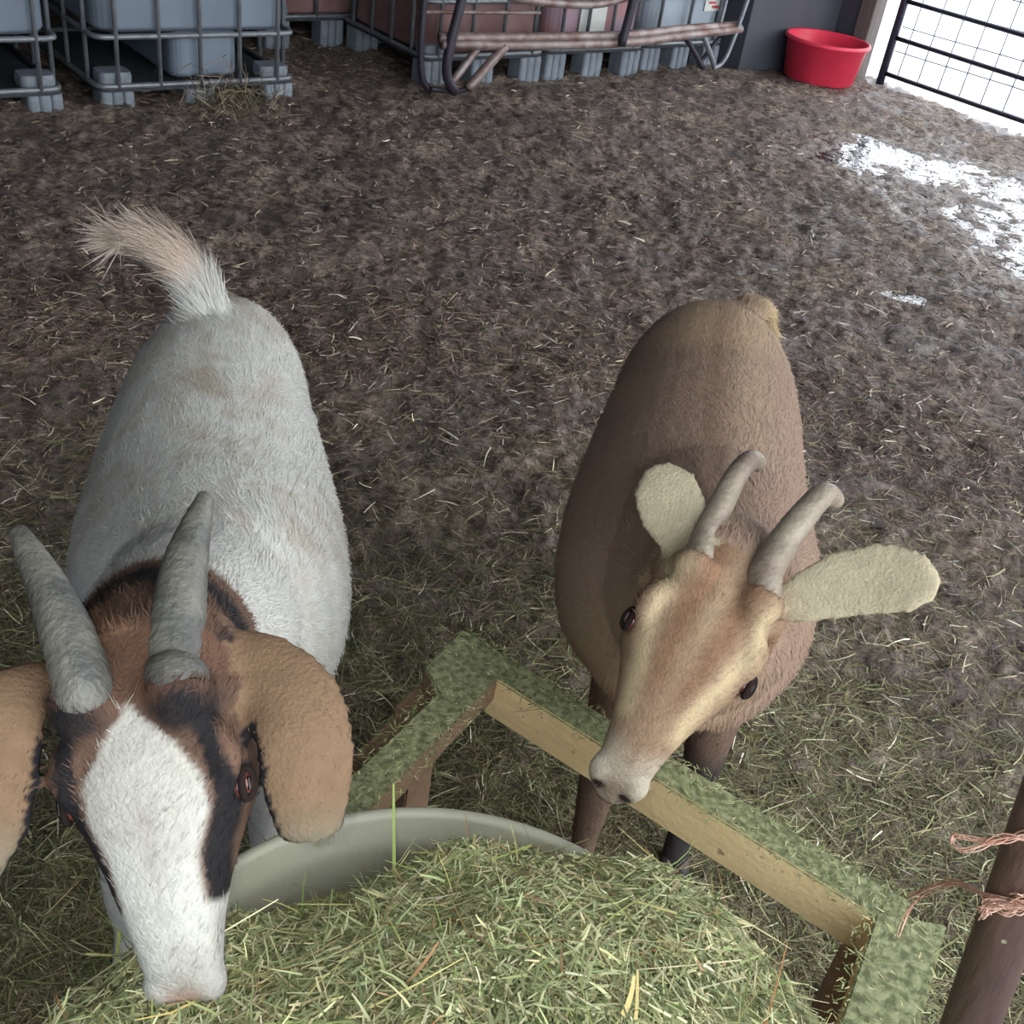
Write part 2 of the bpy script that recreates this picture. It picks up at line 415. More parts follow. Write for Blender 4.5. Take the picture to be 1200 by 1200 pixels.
# totes --------------------------------------------------------------------
def rbox(b, c, size, r, n=5):
    """box with rounded vertical corners, top and bottom caps"""
    sx, sy, sz = np.array(size) / 2; ring = []
    for (cx, cy, a0) in ((sx - r, sy - r, 0), (-sx + r, sy - r, 90), (-sx + r, -sy + r, 180), (sx - r, -sy + r, 270)):
        for k in range(n + 1):
            a = math.radians(a0 + 90 * k / n); ring.append((cx + r * math.cos(a), cy + r * math.sin(a)))
    K = len(ring); v = []
    zs = [(-sz, .94), (-sz + .02, 1), (sz - .02, 1), (sz, .94)]
    for z, s_ in zs: v += [(c[0] + x * s_, c[1] + y * s_, c[2] + z) for x, y in ring]
    f = [tuple(range(K))[::-1], tuple(3 * K + k for k in range(K))]
    for i in range(3):
        for k in range(K): f.append((i * K + k, i * K + (k + 1) % K, (i + 1) * K + (k + 1) % K, (i + 1) * K + k))
    b.add(v, f)
def tote(u0, u1, vfront, label, tank_mat, seed, full=False, depth=1.0, group='caged bulk liquid totes along the back wall', zb=.15):
    w = u1 - u0 - .02; r = np.random.default_rng(seed)
    c = W((u0 + u1) / 2, vfront - depth / 2, 0)
    t = thing('bulk_tote', label, 'tote', c, TH, group)
    hw = w / 2; hd = depth / 2          # local x = u, local -y = toward the room (ev is local -y)
    b = MB()
    if full: rbox(b, (0, 0, (zb + 1.05) / 2), (w - .06, depth - .06, 1.03 - zb), .09)
    else: rbox(b, (0, 0, .685), (w - .05, depth - .05, .73), .09)
    if not full: rbox(b, (.05, 0, .22), (w * .34, depth - .08, .22), .06)
    b.build('tank', tank_mat, t, sm=False, bevel=.01)
    b = MB()
    rbox(b, (0, 0, zb), (w, depth, .02), .05)
    b.build('pallet_deck', M_deck, t)
    for sx in (-1, 1):
        b = MB(); rbox(b, (sx * (hw - .09), -hd + .07, zb + .04), (.15, .12, .06), .03); b.build('corner_pad', M_pal, t)
    for x in (-hw + .09, 0.0, hw - .07):
        b = MB()
        for q in (-.05, 0, .05): rbox(b, (x + q, -hd + .07, zb / 2 - .01), (.052, .13, zb), .018)
        b.build('pallet_foot', M_pal, t)
        b = MB()
        for q in (-.05, 0, .05): rbox(b, (x + q, hd - .07, zb / 2 - .01), (.052, .13, zb), .018)
        b.build('pallet_foot', M_pal, t)
    # cage
    def loop(z, rad=.011, n=8, out=0.0, sag=0.0):
        ring = []; rr = .05; hx, hy = hw + out, hd + out
        for (cx, cy, a0) in ((hx - rr, hy - rr, 0), (-hx + rr, hy - rr, 90), (-hx + rr, -hy + rr, 180), (hx - rr, -hy + rr, 270)):
            for k in range(4):
                a = math.radians(a0 + 90 * k / 3); ring.append((cx + rr * math.cos(a), cy + rr * math.sin(a), z))
        ring.append(ring[0]); bb = MB(); bb.tube(ring, rad, n); return bb
    for z in (zb + .015, .315 if zb < .1 else .44, .52 if zb < .1 else .66, .88, 1.08):
        loop(z, .013).build('cage_rail', M_cage, t, sm=True)
    nx = max(3, int(round(w / .2)))
    for i in range(nx):
        x = -hw + .09 + (w - .18) * i / (nx - 1)
        for sy in (-1, 1):
            b = MB(); b.tube([(x, sy * (hd + .004), zb + .01), (x, sy * (hd + .004), 1.09)], .011, 8); b.build('cage_upright', M_cage, t, sm=True)
    for i in range(4):
        y = -hd + .12 + (depth - .24) * i / 3
        for sx in (-1, 1):
            b = MB(); b.tube([(sx * (hw + .004), y, zb + .01), (sx * (hw + .004), y, 1.09)], .011, 8); b.build('cage_upright', M_cage, t, sm=True)
    b = MB(); b.lathe([(0, .05), (.09, .05), (.095, 0), (.10, 0)], 24, (0, 0, 1.03)); b.build('lid', M_dark, t)
    return t
tote(.56, 1.60, -5.1, 'blue-grey caged tote at the far left edge of the picture', M_tank, 1, zb=.09)
tote(1.74, 2.72, -5.1, 'blue-grey caged tote standing whole, with straw under its front edge', M_tank, 2, zb=.09)
tote(3.02, 3.92, -6.05, 'rust-tinted caged tote set back in the dark behind the steel feeder end', M_tank_red, 3, True, .85)
t2 = tote(3.50, 4.34, -5.16, 'rust-tinted caged tote with a white plate, behind the left half of the steel feeder', M_tank_red, 4, True, .85)
t3 = tote(4.38, 5.16, -5.2, 'mauve caged tote behind the middle of the steel feeder', M_tank_lav, 5, True)
t4 = tote(5.20, 5.92, -5.25, 'pale caged tote with a red printed label, behind the right end of the steel feeder', M_tank_pale, 6, True)
b = MB(); b.box((-.15, -.437, .60), (.46, .006, .24)); b.build('white_plate', M_label, t2)
b = MB(); b.box((.22, -.477, .52), (.16, .006, .34)); pl = b.build('label_sheet', M_label, t4)
b = MB()
for k, (x, z, w_, h_) in enumerate([(.2, .47, .05, .02), (.23, .43, .09, .015), (.2, .40, .06, .012), (.24, .375, .07, .015), (.21, .51, .08, .03)]): b.box((x, -.4815, z), (w_, .003, h_))
b.build('red_print', M_labelred, pl)
b = MB(); b.box((-.05, -.482 - .0, .34), (.2, .006, .26)); b.build('paper_sheet', M_label, t3)

# steel feeder ----------------------------------------------------------------
VF = -4.93
f0 = W(4.8, VF, 0)
fd = thing('hay_feeder', 'bent tube steel hay feeder standing in front of the rust and mauve totes', 'feeder', f0)
def fl(pts, v=VF): return [PV(x, y, v) - f0 for x, y in pts]
def fpipe(name, pts, r, m=M_feeder, v=VF, flat=None, n=14):
    q = spline(fl(pts, v), n); b = MB(); b.tube(q, r, 10, flat=flat); b.build(name, m, fd, sm=True)
fpipe('rail', [(515, 44), (620, 44), (735, 41), (800, 34), (862, 30)], .026, v=VF)
fpipe('rail', [(518, 52), (620, 53), (735, 50), (800, 42), (868, 34)], .026, v=VF + .02)
fpipe('rail', [(596, -4), (640, 3), (700, 5), (750, -8)], .022, v=VF + .03)
fpipe('rail', [(490, 14), (633, 15)], .010, v=VF - .06)
def ground_end(pts, v):      # bring a hoop end down on to the floor
    return pts
fpipe('hoop', [(503, -60), (497, 0), (493, 60), (495, 92), (504, 106)], .018, M_dark, VF - .02)
fpipe('hoop', [(560, -80), (541, 0), (526, 60), (524, 90), (534, 108)], .026, M_dark, VF + .04)
fpipe('hoop', [(752, -60), (742, 0), (728, 54)], .026, M_dark, VF + .05)
fpipe('hoop', [(866, -70), (851, 0), (844, 28)], .012, M_cage, VF)
fpipe('hoop', [(905, -90), (876, 0), (856, 56), (846, 74), (836, 80)], .013, M_cage, VF + .03)
fpipe('brace', [(560, 56), (527, 100)], .02, M_feeder, VF)
fpipe('brace', [(592, 54), (548, 104)], .026, M_feeder, VF + .03)
fpipe('brace', [(802, 40), (824, 80)], .016, M_dark, VF)
fpipe('brace', [(824, 40), (838, 80)], .016, M_cage, VF + .02)
fpipe('brace', [(843, 44), (818, 76)], .014, M_dark, VF - .02)
fpipe('brace', [(505, 104), (534, 107), (550, 103)], .014, M_dark, VF + .01)

# straw tuft pushed under the tote
def tuft(c, n, rad, h, L, cols, name, label, seed, spread=.9, m=M_straw):
    r = np.random.default_rng(seed)
    P = np.array(c) + r.normal(0, 1, (n, 3)) * np.array([rad, rad, h]) * .5; P[:, 2] = np.maximum(P[:, 2], c[2])
    d = unit(r.normal(0, 1, (n, 3)) * np.array([1, 1, spread]) + np.array([0, 0, .25])); s = unit(np.cross(d, r.normal(0, 1, (n, 3))))
    return tag(strands(name, P, d, s, r.uniform(.4, 1, n) * L, np.full(n, .004), pal(n, cols, [1] * len(cols), .2, r), m, r.normal(0, .02, (n, 3)), seg=3), label, 'straw', kind='stuff')
tc_ = G(265, 128); tuft((tc_[0], tc_[1], 0.0), 900, .22, .14, .11, [srgb(120, 110, 90), srgb(160, 150, 124), srgb(90, 84, 66)], 'straw_tuft', 'tuft of dry straw heaped under the whole blue-grey tote', 5)

#@@STAND
# ------------------------------------------------------------------ wooden stand
ZS = .50
def wood(name, top, side):
    """moss-green upper faces, bare ochre sides: colour by the face's own direction on the board"""
    M = N(name); ge = M.n('ShaderNodeNewGeometry'); tc = M.n('ShaderNodeTexCoord'); sx = M.n('ShaderNodeSeparateXYZ')
    a = M.n('ShaderNodeAttribute', attribute_name='moss')
    no = M.n('ShaderNodeTexNoise'); no.inputs['Scale'].default_value = 26; no.inputs['Detail'].default_value = 8
    M.l(tc.outputs['Object'], no.inputs['Vector'])
    ad = M.n('ShaderNodeMath', operation='ADD'); M.l(a.outputs['Fac'], ad.inputs[0])
    sb = M.n('ShaderNodeMath', operation='MULTIPLY_ADD'); sb.inputs[1].default_value = 1.0; sb.inputs[2].default_value = -.5
    M.l(no.outputs['Fac'], sb.inputs[0]); M.l(sb.outputs[0], ad.inputs[1])
    st = M.n('ShaderNodeMapRange'); st.inputs[1].default_value = .42; st.inputs[2].default_value = .56; M.l(ad.outputs[0], st.inputs[0])
    mp = M.n('ShaderNodeMapping'); mp.inputs['Scale'].default_value = (1, 1, 1); M.l(tc.outputs['Object'], mp.inputs[0])
    g = M.n('ShaderNodeTexNoise'); g.inputs['Scale'].default_value = 60; g.inputs['Detail'].default_value = 6; M.l(tc.outputs['Object'], g.inputs['Vector'])
    c1 = M.n('ShaderNodeMix', data_type='RGBA'); M.l(g.outputs['Fac'], c1.inputs['Factor'])
    g.inputs['Scale'].default_value = 90; gm = M.n('ShaderNodeMapRange'); gm.inputs[1].default_value = .38; gm.inputs[2].default_value = .62; M.l(g.outputs['Fac'], gm.inputs[0]); M.l(gm.outputs[0], c1.inputs['Factor'])
    c1.inputs['A'].default_value = (*srgb(*top[0]), 1); c1.inputs['B'].default_value = (*srgb(*top[1]), 1)
    c2 = M.n('ShaderNodeMix', data_type='RGBA'); M.l(no.outputs['Fac'], c2.inputs['Factor'])
    c2.inputs['A'].default_value = (*srgb(*side[0]), 1); c2.inputs['B'].default_value = (*srgb(*side[1]), 1)
    mx = M.n('ShaderNodeMix', data_type='RGBA'); M.l(st.outputs[0], mx.inputs['Factor']); M.l(c2.outputs['Result'], mx.inputs['A']); M.l(c1.outputs['Result'], mx.inputs['B'])
    # dirt specks
    sp = M.n('ShaderNodeTexNoise'); sp.inputs['Scale'].default_value = 75; sp.inputs['Detail'].default_value = 3; M.l(tc.outputs['Object'], sp.inputs['Vector'])
    sr = M.n('ShaderNodeMapRange'); sr.inputs[1].default_value = .66; sr.inputs[2].default_value = .72; sr.inputs[4].default_value = .6; M.l(sp.outputs['Fac'], sr.inputs[0])
    m3 = M.n('ShaderNodeMix', data_type='RGBA'); M.l(sr.outputs[0], m3.inputs['Factor']); M.l(mx.outputs['Result'], m3.inputs['A']); m3.inputs['B'].default_value = (*srgb(70, 56, 34), 1)
    M.l(m3.outputs['Result'], M.b.inputs['Base Color']); M.b.inputs['Roughness'].default_value = .85
    bu = M.n('ShaderNodeBump'); bu.inputs['Strength'].default_value = .5; bu.inputs['Distance'].default_value = .004
    M.l(g.outputs['Fac'], bu.inputs['Height']); M.l(bu.outputs[0], M.b.inputs['Normal'])
    no.inputs['Scale'].default_value = 40
    mp.inputs['Rotation'].default_value = (0, 0, ANG); mp2 = M.n('ShaderNodeMapping'); mp2.inputs['Scale'].default_value = (.12, 1, 1); M.l(mp.outputs[0], mp2.inputs[0])
    gr = M.n('ShaderNodeTexNoise'); gr.inputs['Scale'].default_value = 110; gr.inputs['Detail'].default_value = 5; M.l(mp2.outputs[0], gr.inputs['Vector']); M.l(gr.outputs['Fac'], c2.inputs['Factor'])
    return M.m
ANG = math.radians(32)
M_board = wood('mossy_pine', ((92, 98, 66), (146, 150, 112)), ((240, 218, 166), (206, 176, 128)))
M_brown = wood('brown_board', ((92, 98, 66), (146, 150, 112)), ((128, 102, 78), (106, 86, 68)))
def board(name, parent, quad, z1, th, m, org, label=None, moss=1.0):
    """quad: 4 xy corners ccw seen from above"""
    q = [np.array([p[0], p[1]]) for p in quad]
    bm = bmesh.new()
    B_ = [bm.verts.new((p[0] - org[0], p[1] - org[1], z1 - th)) for p in q]; T_ = [bm.verts.new((p[0] - org[0], p[1] - org[1], z1)) for p in q]
    bm.faces.new(B_[::-1]); bm.faces.new(T_)
    nq = len(q)
    for i in range(nq): bm.faces.new((B_[i], B_[(i + 1) % nq], T_[(i + 1) % nq], T_[i]))
    bmesh.ops.recalc_face_normals(bm, faces=bm.faces)
    bmesh.ops.bevel(bm, geom=bm.edges[:], offset=.0025, segments=2, affect='EDGES')
    # subdivide length for a little warp
    me = bpy.data.meshes.new(name); bm.to_mesh(me); bm.free()
    at = me.attributes.new('moss', 'FLOAT', 'FACE')
    at.data.foreach_set('value', np.array([moss if p.normal.z > .8 else (.5 * moss if p.normal.z > .3 else 0.0) for p in me.polygons], np.float32))
    o = link(name, me, m, parent)
    if label: o['label'] = label
    return o
def g2(x, y, z=ZS): return G(x, y, z)[:2]
A0 = g2(545, 738); A1 = g2(586, 793); Bn = g2(1029, 1067); Bf = g2(1062, 1054); Bo = g2(1110, 1084)
org = np.array([*A0, 0.0])
sd = thing('wooden_stand', 'mossy green wooden frame of boards built around the hay tub', 'stand', org)
# far board on edge
dfar = unit(Bf - A0); nf = np.array([dfar[1], -dfar[0]])      # towards the camera
w1 = .052
board('board', sd, [A0 + dfar * .0 + nf * w1, A0 + dfar * .71 + nf * w1, A0 + dfar * .71, A0], ZS, .075, M_board, org, 'long far board with bare ochre side')
# left board flat, its far end cut square where it meets the far board
o1 = g2(514, 812); o2 = g2(415, 907); i0 = g2(586, 793); dl = unit(o2 - o1); k1 = g2(497, 783)
board('board', sd, [A0 - dfar * .003, k1, o1, o1 + dl * .52, i0 + dl * .58, i0], ZS + .001, .042, M_brown, org, 'mossy left board lying flat with dark inner edge')
# right end board
dr = unit(g2(1079, 1200) - Bo)
e0 = Bn + nf * .004; 
board('board', sd, [e0 + dr * .0, e0 + dr * .62, Bo + dr * .62, Bo, ][0:4], ZS + .0015, .05, M_board, org, 'wide mossy right end board')
# inner plank hanging below the right end board
q0 = e0 + dr * .02; nr_ = np.array([-dr[1], dr[0]]); nr_ = nr_ if nr_ @ nf > 0 or True else -nr_
if (q0 + nr_ - q0) @ dfar > 0: nr_ = -nr_
board('plank', sd, [q0 + nr_ * .022, q0 + nr_ * .022 + dr * .5, q0 + dr * .5, q0], ZS - .052, .16, M_brown, org, 'brown inner plank under the right end board', moss=.1)
# legs
for p in (A0 + dl * .09 + nf * .035 + dfar*.012, A0 + dl * .85 + dfar * .05, Bo + dr * .06 - dfar * .05, Bo + dr * .55 - dfar * .05):
    a = .035; b_ = .02
    board('leg', sd, [p - dfar * b_ - dl * -a, p + dfar * b_ - dl * -a, p + dfar * b_ + dl * -a, p - dfar * b_ + dl * -a], ZS - .045, ZS - .045 + .03, M_brown, org, moss=.1)
# outer brown plank under the left board
pq = k1 + dl * .005; no_ = -unit(i0 - o1 - dl * ((i0 - o1) @ dl))
board('plank', sd, [pq, pq + dl * .16, pq + dl * .16 - no_ * .05, pq - no_ * .05], ZS - .043, .10, M_brown, org, 'reddish brown plank under the left board', moss=.1)

rc = np.random.default_rng(41); nC = 3400; pts_ = []
segs = [(A0 + nf * .026, A0 + nf * .026 + dfar * .71, .045, 1.0), ((o1 + i0) / 2, (o1 + i0) / 2 + dl * .5, .055, 1.1), ((Bn + Bo) / 2, (Bn + Bo) / 2 + dr * .5, .075, 1.3)]
for a_, b_, w_, k_ in segs:
    m_ = int(nC * k_ / 3.4); t_ = rc.random(m_)[:, None]; dd_ = unit(b_ - a_); pn = np.array([dd_[1], -dd_[0]])
    pts_.append(a_ + (b_ - a_) * t_ + pn * rc.uniform(-w_, w_, (m_, 1)) * .8)
pts_ = np.vstack(pts_); nC = len(pts_); th_ = rc.uniform(0, 6.28, nC)
dC = unit(np.stack([np.cos(th_), np.sin(th_), rc.normal(0, .12, nC)], -1))
tag(strands('hay_chaff', np.column_stack([pts_, np.full(nC, ZS + .0015)]), dC, unit(np.cross(dC, (0, 0, 1.0))), rc.uniform(.004, .014, nC) * np.where(rc.random(nC) < .02, 4, 1), rc.uniform(.0008, .002, nC),
    pal(nC, [srgb(128, 140, 92), srgb(160, 164, 118), srgb(196, 190, 146), srgb(100, 104, 70)], [4, 3, 1, 3], .15, rc), M_hay, None, seg=2), 'fine hay chaff lying on top of the wooden stand', 'hay', kind='stuff')

#@@TUB
# ------------------------------------------------------------------ hay tub
TC = (.008, .487); TR = .292; TZ = .68
tb = thing('hay_tub', 'grey-green plastic tub heaped with hay at the bottom of the picture', 'tub', (TC[0], TC[1], 0))
b = MB(); b.lathe([(0, .012), (.225, .0), (.24, .02), (TR - .016, TZ - .03), (TR - .004, TZ - .024), (TR + .004, TZ - .016), (TR + .004, TZ - .004), (TR - .001, TZ + .001), (TR - .007, TZ + .001), (TR - .011, TZ - .005), (TR - .0125, TZ - .016), (TR - .020, TZ - .024), (TR - .024, TZ - .04), (.226, .04), (0, .04)], 96)
b.build('tub_wall', M_tub, tb, sm=True)
def hz(x, y):
    d2 = (x - .055) ** 2 + (y - .37) ** 2
    h = .80 - .74 * d2 + (vnoise(x, y, 9) - .5) * .035 + (vnoise(x, y, 22) - .5) * .02
    rr = np.hypot(x - TC[0], y - TC[1]); a = np.arctan2(y - TC[1], x - TC[0])
    # lower against the back-left rim
    h = h - .085 * np.exp(-((a - 2.2) / .5) ** 2) * np.clip((rr - .1) / .15, 0, 1)
    ext = .05 + .055 * np.clip(np.cos(a + .25), 0, 1) - .09 * np.exp(-((a - 1.9) / .9) ** 2)
    over = np.clip((rr - (TR + ext - .05)) / .06, 0, None)
    return h - .10 * over ** 2
def hext(a):
    return TR + .05 + .055 * np.clip(np.cos(a + .25), 0, 1) - .085 * np.exp(-((a - 1.9) / .9) ** 2)
nr, na = 40, 120; vv = [(TC[0], TC[1], float(hz(np.array(TC[0]), np.array(TC[1]))) - .012)]; ff = []
for i in range(1, nr + 1):
    for k in range(na):
        a = 2 * math.pi * k / na - math.pi; R_ = float(hext(np.array(a))) * i / nr
        R_ = min(R_, float(hext(np.array(a))))
        x, y = TC[0] + R_ * math.cos(a), TC[1] + R_ * math.sin(a)
        vv.append((x, y, float(hz(np.array(x), np.array(y))) - .012))
for k in range(na): ff.append((0, 1 + k, 1 + (k + 1) % na))
for i in range(nr - 1):
    for k in range(na): ff.append((1 + i * na + k, 1 + (i + 1) * na + k, 1 + (i + 1) * na + (k + 1) % na, 1 + i * na + (k + 1) % na))
nb_ = len(vv); vv.append((TC[0], TC[1], .42)); o_ = 1 + (nr - 1) * na
for k in range(na):
    a = 2 * math.pi * k / na - math.pi; vv.append((TC[0] + .235 * math.cos(a), TC[1] + .235 * math.sin(a), .60))
for k in range(na):
    k2 = (k + 1) % na
    ff.append((o_ + k, nb_ + 1 + k, nb_ + 1 + k2, o_ + k2)); ff.append((nb_, nb_ + 1 + k2, nb_ + 1 + k))
M_heap = mat('packed_hay', srgb(144, 150, 110), .9, var=.4, scale=60, bump=.9, bscale=160, col2=srgb(98, 106, 72))
b = MB(); b.add(vv, ff); heap = b.build('hay_heap', M_heap, sm=True)
tag(heap, 'heap of green chopped hay piled in the grey-green tub', 'hay', kind='stuff')
def hay(n, seed, Lr, Wr, lift, cols, w, z0=(-.008, .012), jit=.2):
    r = np.random.default_rng(seed)
    a = r.uniform(-np.pi, np.pi, n); R_ = hext(a) * np.sqrt(r.random(n)) * 1.0
    x = TC[0] + R_ * np.cos(a); y = TC[1] + R_ * np.sin(a)
    th = r.uniform(0, 2 * np.pi, n); el = np.abs(r.normal(0, lift, n)).clip(0, 1.3)
    dirs = np.stack([np.cos(th) * np.cos(el), np.sin(th) * np.cos(el), np.sin(el)], -1)
    L = r.uniform(*Lr, n)
    # keep stalks from sticking far out over the far rim
    back = (np.abs(a - 1.9) < .95) & (R_ > .2)
    L[back] *= .5
    e = .02; gx = (hz(x + e, y) - hz(x - e, y)) / (2 * e); gy = (hz(x, y + e) - hz(x, y - e)) / (2 * e)
    slope = (dirs[:, 0] * gx + dirs[:, 1] * gy).clip(-.8, .8); dirs[:, 2] += slope; dirs = unit(dirs)
    P = np.stack([x, y, hz(x, y) + r.uniform(*z0, n)], -1) - dirs * (L * .5)[:, None] * (el < .5)[:, None]
    side = unit(np.cross(dirs, np.array([0, 0, 1.0]) + r.normal(0, .5, (n, 3))))
    bend = r.normal(0, .18, (n, 3)) * L[:, None]; bend[:, 2] = -np.abs(bend[:, 2]) * .5
    return strands('hay_stalks', P, dirs, side, L, r.uniform(*Wr, n), pal(n, cols, w, jit, r), M_hay, bend, parent=heap, seg=3)
hc = [srgb(144, 154, 108), srgb(166, 172, 128), srgb(186, 186, 142), srgb(204, 198, 152), srgb(156, 132, 98), srgb(222, 218, 184), srgb(118, 128, 88)]
hay(42000, 21, (.006, .028), (.0012, .003), .35, hc, [20, 26, 20, 11, 3, 4, 16])
hay(9000, 22, (.03, .08), (.0008, .0018), .18, hc, [20, 26, 20, 10, 5, 3, 14])
hay(420, 23, (.07, .16), (.0010, .0024), .2, [srgb(196, 186, 122), srgb(150, 160, 96), srgb(150, 112, 72), srgb(214, 210, 168)], [3, 3, 2, 2], z0=(.0, .014))
hay(160, 24, (.03, .07), (.0010, .002), .9, [srgb(150, 170, 96), srgb(196, 186, 122), srgb(120, 140, 76)], [2, 2, 2], z0=(0, .01))
# some single stalks standing against the rim
sp_ = [((462, 1030), (461, 918), .0034, srgb(150, 170, 96)), ((372, 1040), (369, 1000), .006, srgb(190, 186, 110)), ((366, 1040), (362, 1004), .0022, srgb(190, 186, 120)),
       ((420, 1025), (520, 965), .002, srgb(92, 76, 62)), ((330, 1060), (356, 1025), .002, srgb(110, 84, 60)), ((308, 1008), (340, 1030), .0036, srgb(206, 196, 140)),
       ((553, 990), (690, 1050), .0028, srgb(190, 170, 110)), ((410, 1010), (440, 950), .002, srgb(110, 124, 84)), ((295, 1060), (310, 1020), .006, srgb(186, 184, 116)),
       ((700, 1010), (880, 1085), .004, srgb(208, 200, 146)), ((590, 1100), (720, 1150), .003, srgb(214, 206, 170)),
       
       ((140, 1090), (136, 1150), .004, srgb(180, 190, 110)), ((100, 1118), (160, 1122), .0025, srgb(190, 190, 120)), ((780, 1030), (820, 1000), .002, srgb(90, 76, 60)),
       ((470, 1160), (520, 1110), .003, srgb(150, 116, 80)), ((730, 1190), (752, 1150), .005, srgb(196, 178, 120)), ((745, 1195), (750, 1150), .003, srgb(196, 178, 120))]
b_P = []; b_d = []; b_L = []; b_w = []; b_c = []; b_s = []
for (p0, p1, w_, c_) in sp_:
    z = .70
    for _ in range(6):
        g_ = G(p0[0], p0[1], z); z = float(hz(np.array(g_[0]), np.array(g_[1])))
        z = min(max(z, .55), .8)
    q0 = G(p0[0], p0[1], z); dist = np.linalg.norm(q0 - cC) - .012; q0 = D(*p0, dist); q1 = D(*p1, dist + .01)
    b_P.append(q0); L_ = np.linalg.norm(q1 - q0); b_d.append((q1 - q0) / L_); b_L.append(L_); b_w.append(w_); b_c.append(c_)
    b_s.append(unit(np.cross(q1 - q0, cF)))
strands('long_stalks', np.array(b_P), np.array(b_d), np.array(b_s), np.array(b_L), np.array(b_w), np.array(b_c), M_hay, rng.normal(0, .004, (len(b_P), 3)), parent=heap, seg=4, taper=.6)

# hay spilled on the floor between stand and goats, greener
litter('spilled_hay', 26000, 1.0, 2.1, -34, 42, [srgb(122, 124, 92), srgb(102, 106, 78), srgb(152, 148, 118), srgb(116, 100, 84)], [3, 4, 1.5, 2], (.03, .07), (.0012, .0024), 31, label='green hay dropped on the floor in front of the goats around the stand')

#@@PIPE
# ------------------------------------------------------------------ rusty post and twine
p0 = D(1223, 962, .95); p1 = D(1137, 1200, 1.12)
org2 = p1.copy()
dd = unit(p1 - p0)
foot = p0 + dd * ((0 - p0[2]) / dd[2]) if dd[2] < -.2 else p1
M_rust = mat('rusty_pipe', srgb(112, 86, 74), .55, metal=.3, var=.5, scale=7, bump=.4, bscale=80, col2=srgb(62, 50, 50), stretch=(1, 1, .3), spots=(90, .68, srgb(170, 160, 140)))
rp = thing('rusty_pipe_post', 'rusty brown steel pipe post standing in the lower right corner', 'post', foot)
b = MB(); b.tube([p0 - dd * .22 - foot, p0 - foot, foot - foot + dd * .02], .0225, 24); b.build('pipe', M_rust, rp, sm=True)
M_twine = mat('orange_twine', srgb(222, 186, 166), .7, var=.2, scale=60, bump=.4, bscale=300, col2=srgb(208, 158, 136))
def twine(name, label, paths, r=.0006, strandsn=7, spread=.004, seed=1):
    rr = np.random.default_rng(seed); b = MB()
    for pts, k, sp in paths:
        for j in range(k):
            q = spline(pts, 26); t_ = np.linspace(0, 1, 26)
            o1_ = rr.normal(0, 1, 3); o2_ = rr.normal(0, 1, 3); ph = rr.uniform(0, 6.3)
            e_ = sp if not isinstance(sp, tuple) else (sp[0] + (sp[1] - sp[0]) * t_)[:, None]
            q = q + (np.sin(t_ * 9 + ph)[:, None] * o1_ + np.cos(t_ * 7 + ph)[:, None] * o2_) * e_ * .7
            b.tube(q, r, 5)
    return tag(b.build(name, M_twine, sm=True), label, 'twine')
tT = 1.0
def tp(*l, dt=0.0): return [D(x, y, t) for x, y, t in l]
twine('baling_twine', 'loop of faded orange baling twine around the top of the rusty post', [
    (tp((1118, 978, .95), (1150, 985, .94), (1175, 984, .935), (1205, 978, .93), (1240, 985, .94)), 7, .0016),
    (tp((1118, 978, .95), (1117, 988, .95), (1130, 995, .945), (1150, 990, .94), (1175, 982, .935), (1205, 985, .93), (1240, 992, .94)), 7, .0016)], seed=3)
twine('baling_twine', 'frayed orange baling twine knotted on the rusty post and reaching the board corner', [
    (tp((1062, 1052, 1.36), (1085, 1042, 1.25), (1120, 1034, 1.1), (1150, 1046, 1.0), (1175, 1056, .98), (1215, 1058, .975)), 6, (.0012, .003)),
    (tp((1052, 1100, 1.36), (1068, 1062, 1.34), (1090, 1044, 1.22), (1120, 1037, 1.1), (1160, 1052, .99), (1215, 1060, .975)), 3, .0022),
    (tp((1150, 1072, 1.0), (1162, 1060, .985), (1185, 1056, .978), (1225, 1058, .975)), 14, (.004, .003)),
    (tp((1172, 1036, .985), (1182, 1044, .98), (1200, 1054, .97), (1230, 1060, .975)), 7, (.003, .003)),
    (tp((1160, 1060, .985), (1200, 1062, .972), (1240, 1064, .985)), 24, .0045)], seed=4)

#@@GOAT
# ------------------------------------------------------------------ goats
class Src:
    """closed lofts with a tag per point, later fused into one skin"""
    def __init__(s): s.b = MB(); s.tag = []; s.par = []
    def loft(s, rings, tg, params=None):
        """rings: list of (n,3) arrays"""
        n = len(rings[0]); v = np.vstack(rings); K = len(rings)
        f = []
        for i in range(K - 1):
            for k in range(n): f.append((i * n + k, i * n + (k + 1) % n, (i + 1) * n + (k + 1) % n, (i + 1) * n + k))
        f.append(tuple(range(n))[::-1]); f.append(tuple((K - 1) * n + k for k in range(n)))
        s.b.add(v, f); s.tag += [tg] * (n * K); s.par += [i / (K - 1) for i in range(K) for _ in range(n)]
def ring_of(c, X, Z, hw, zt, zb, n=28, e=.9, pinch=.15):
    out = []
    for k in range(n):
        a = 2 * math.pi * k / n; ca, sa = math.cos(a), math.sin(a)
        x = hw * math.copysign(abs(ca) ** e, ca) * (1 - pinch * sa)
        z = (zt if sa > 0 else zb) * abs(sa) ** e * (1 if sa > 0 else -1)
        out.append(np.array(c) + np.array(X) * x + np.array(Z) * z)
    return np.array(out)
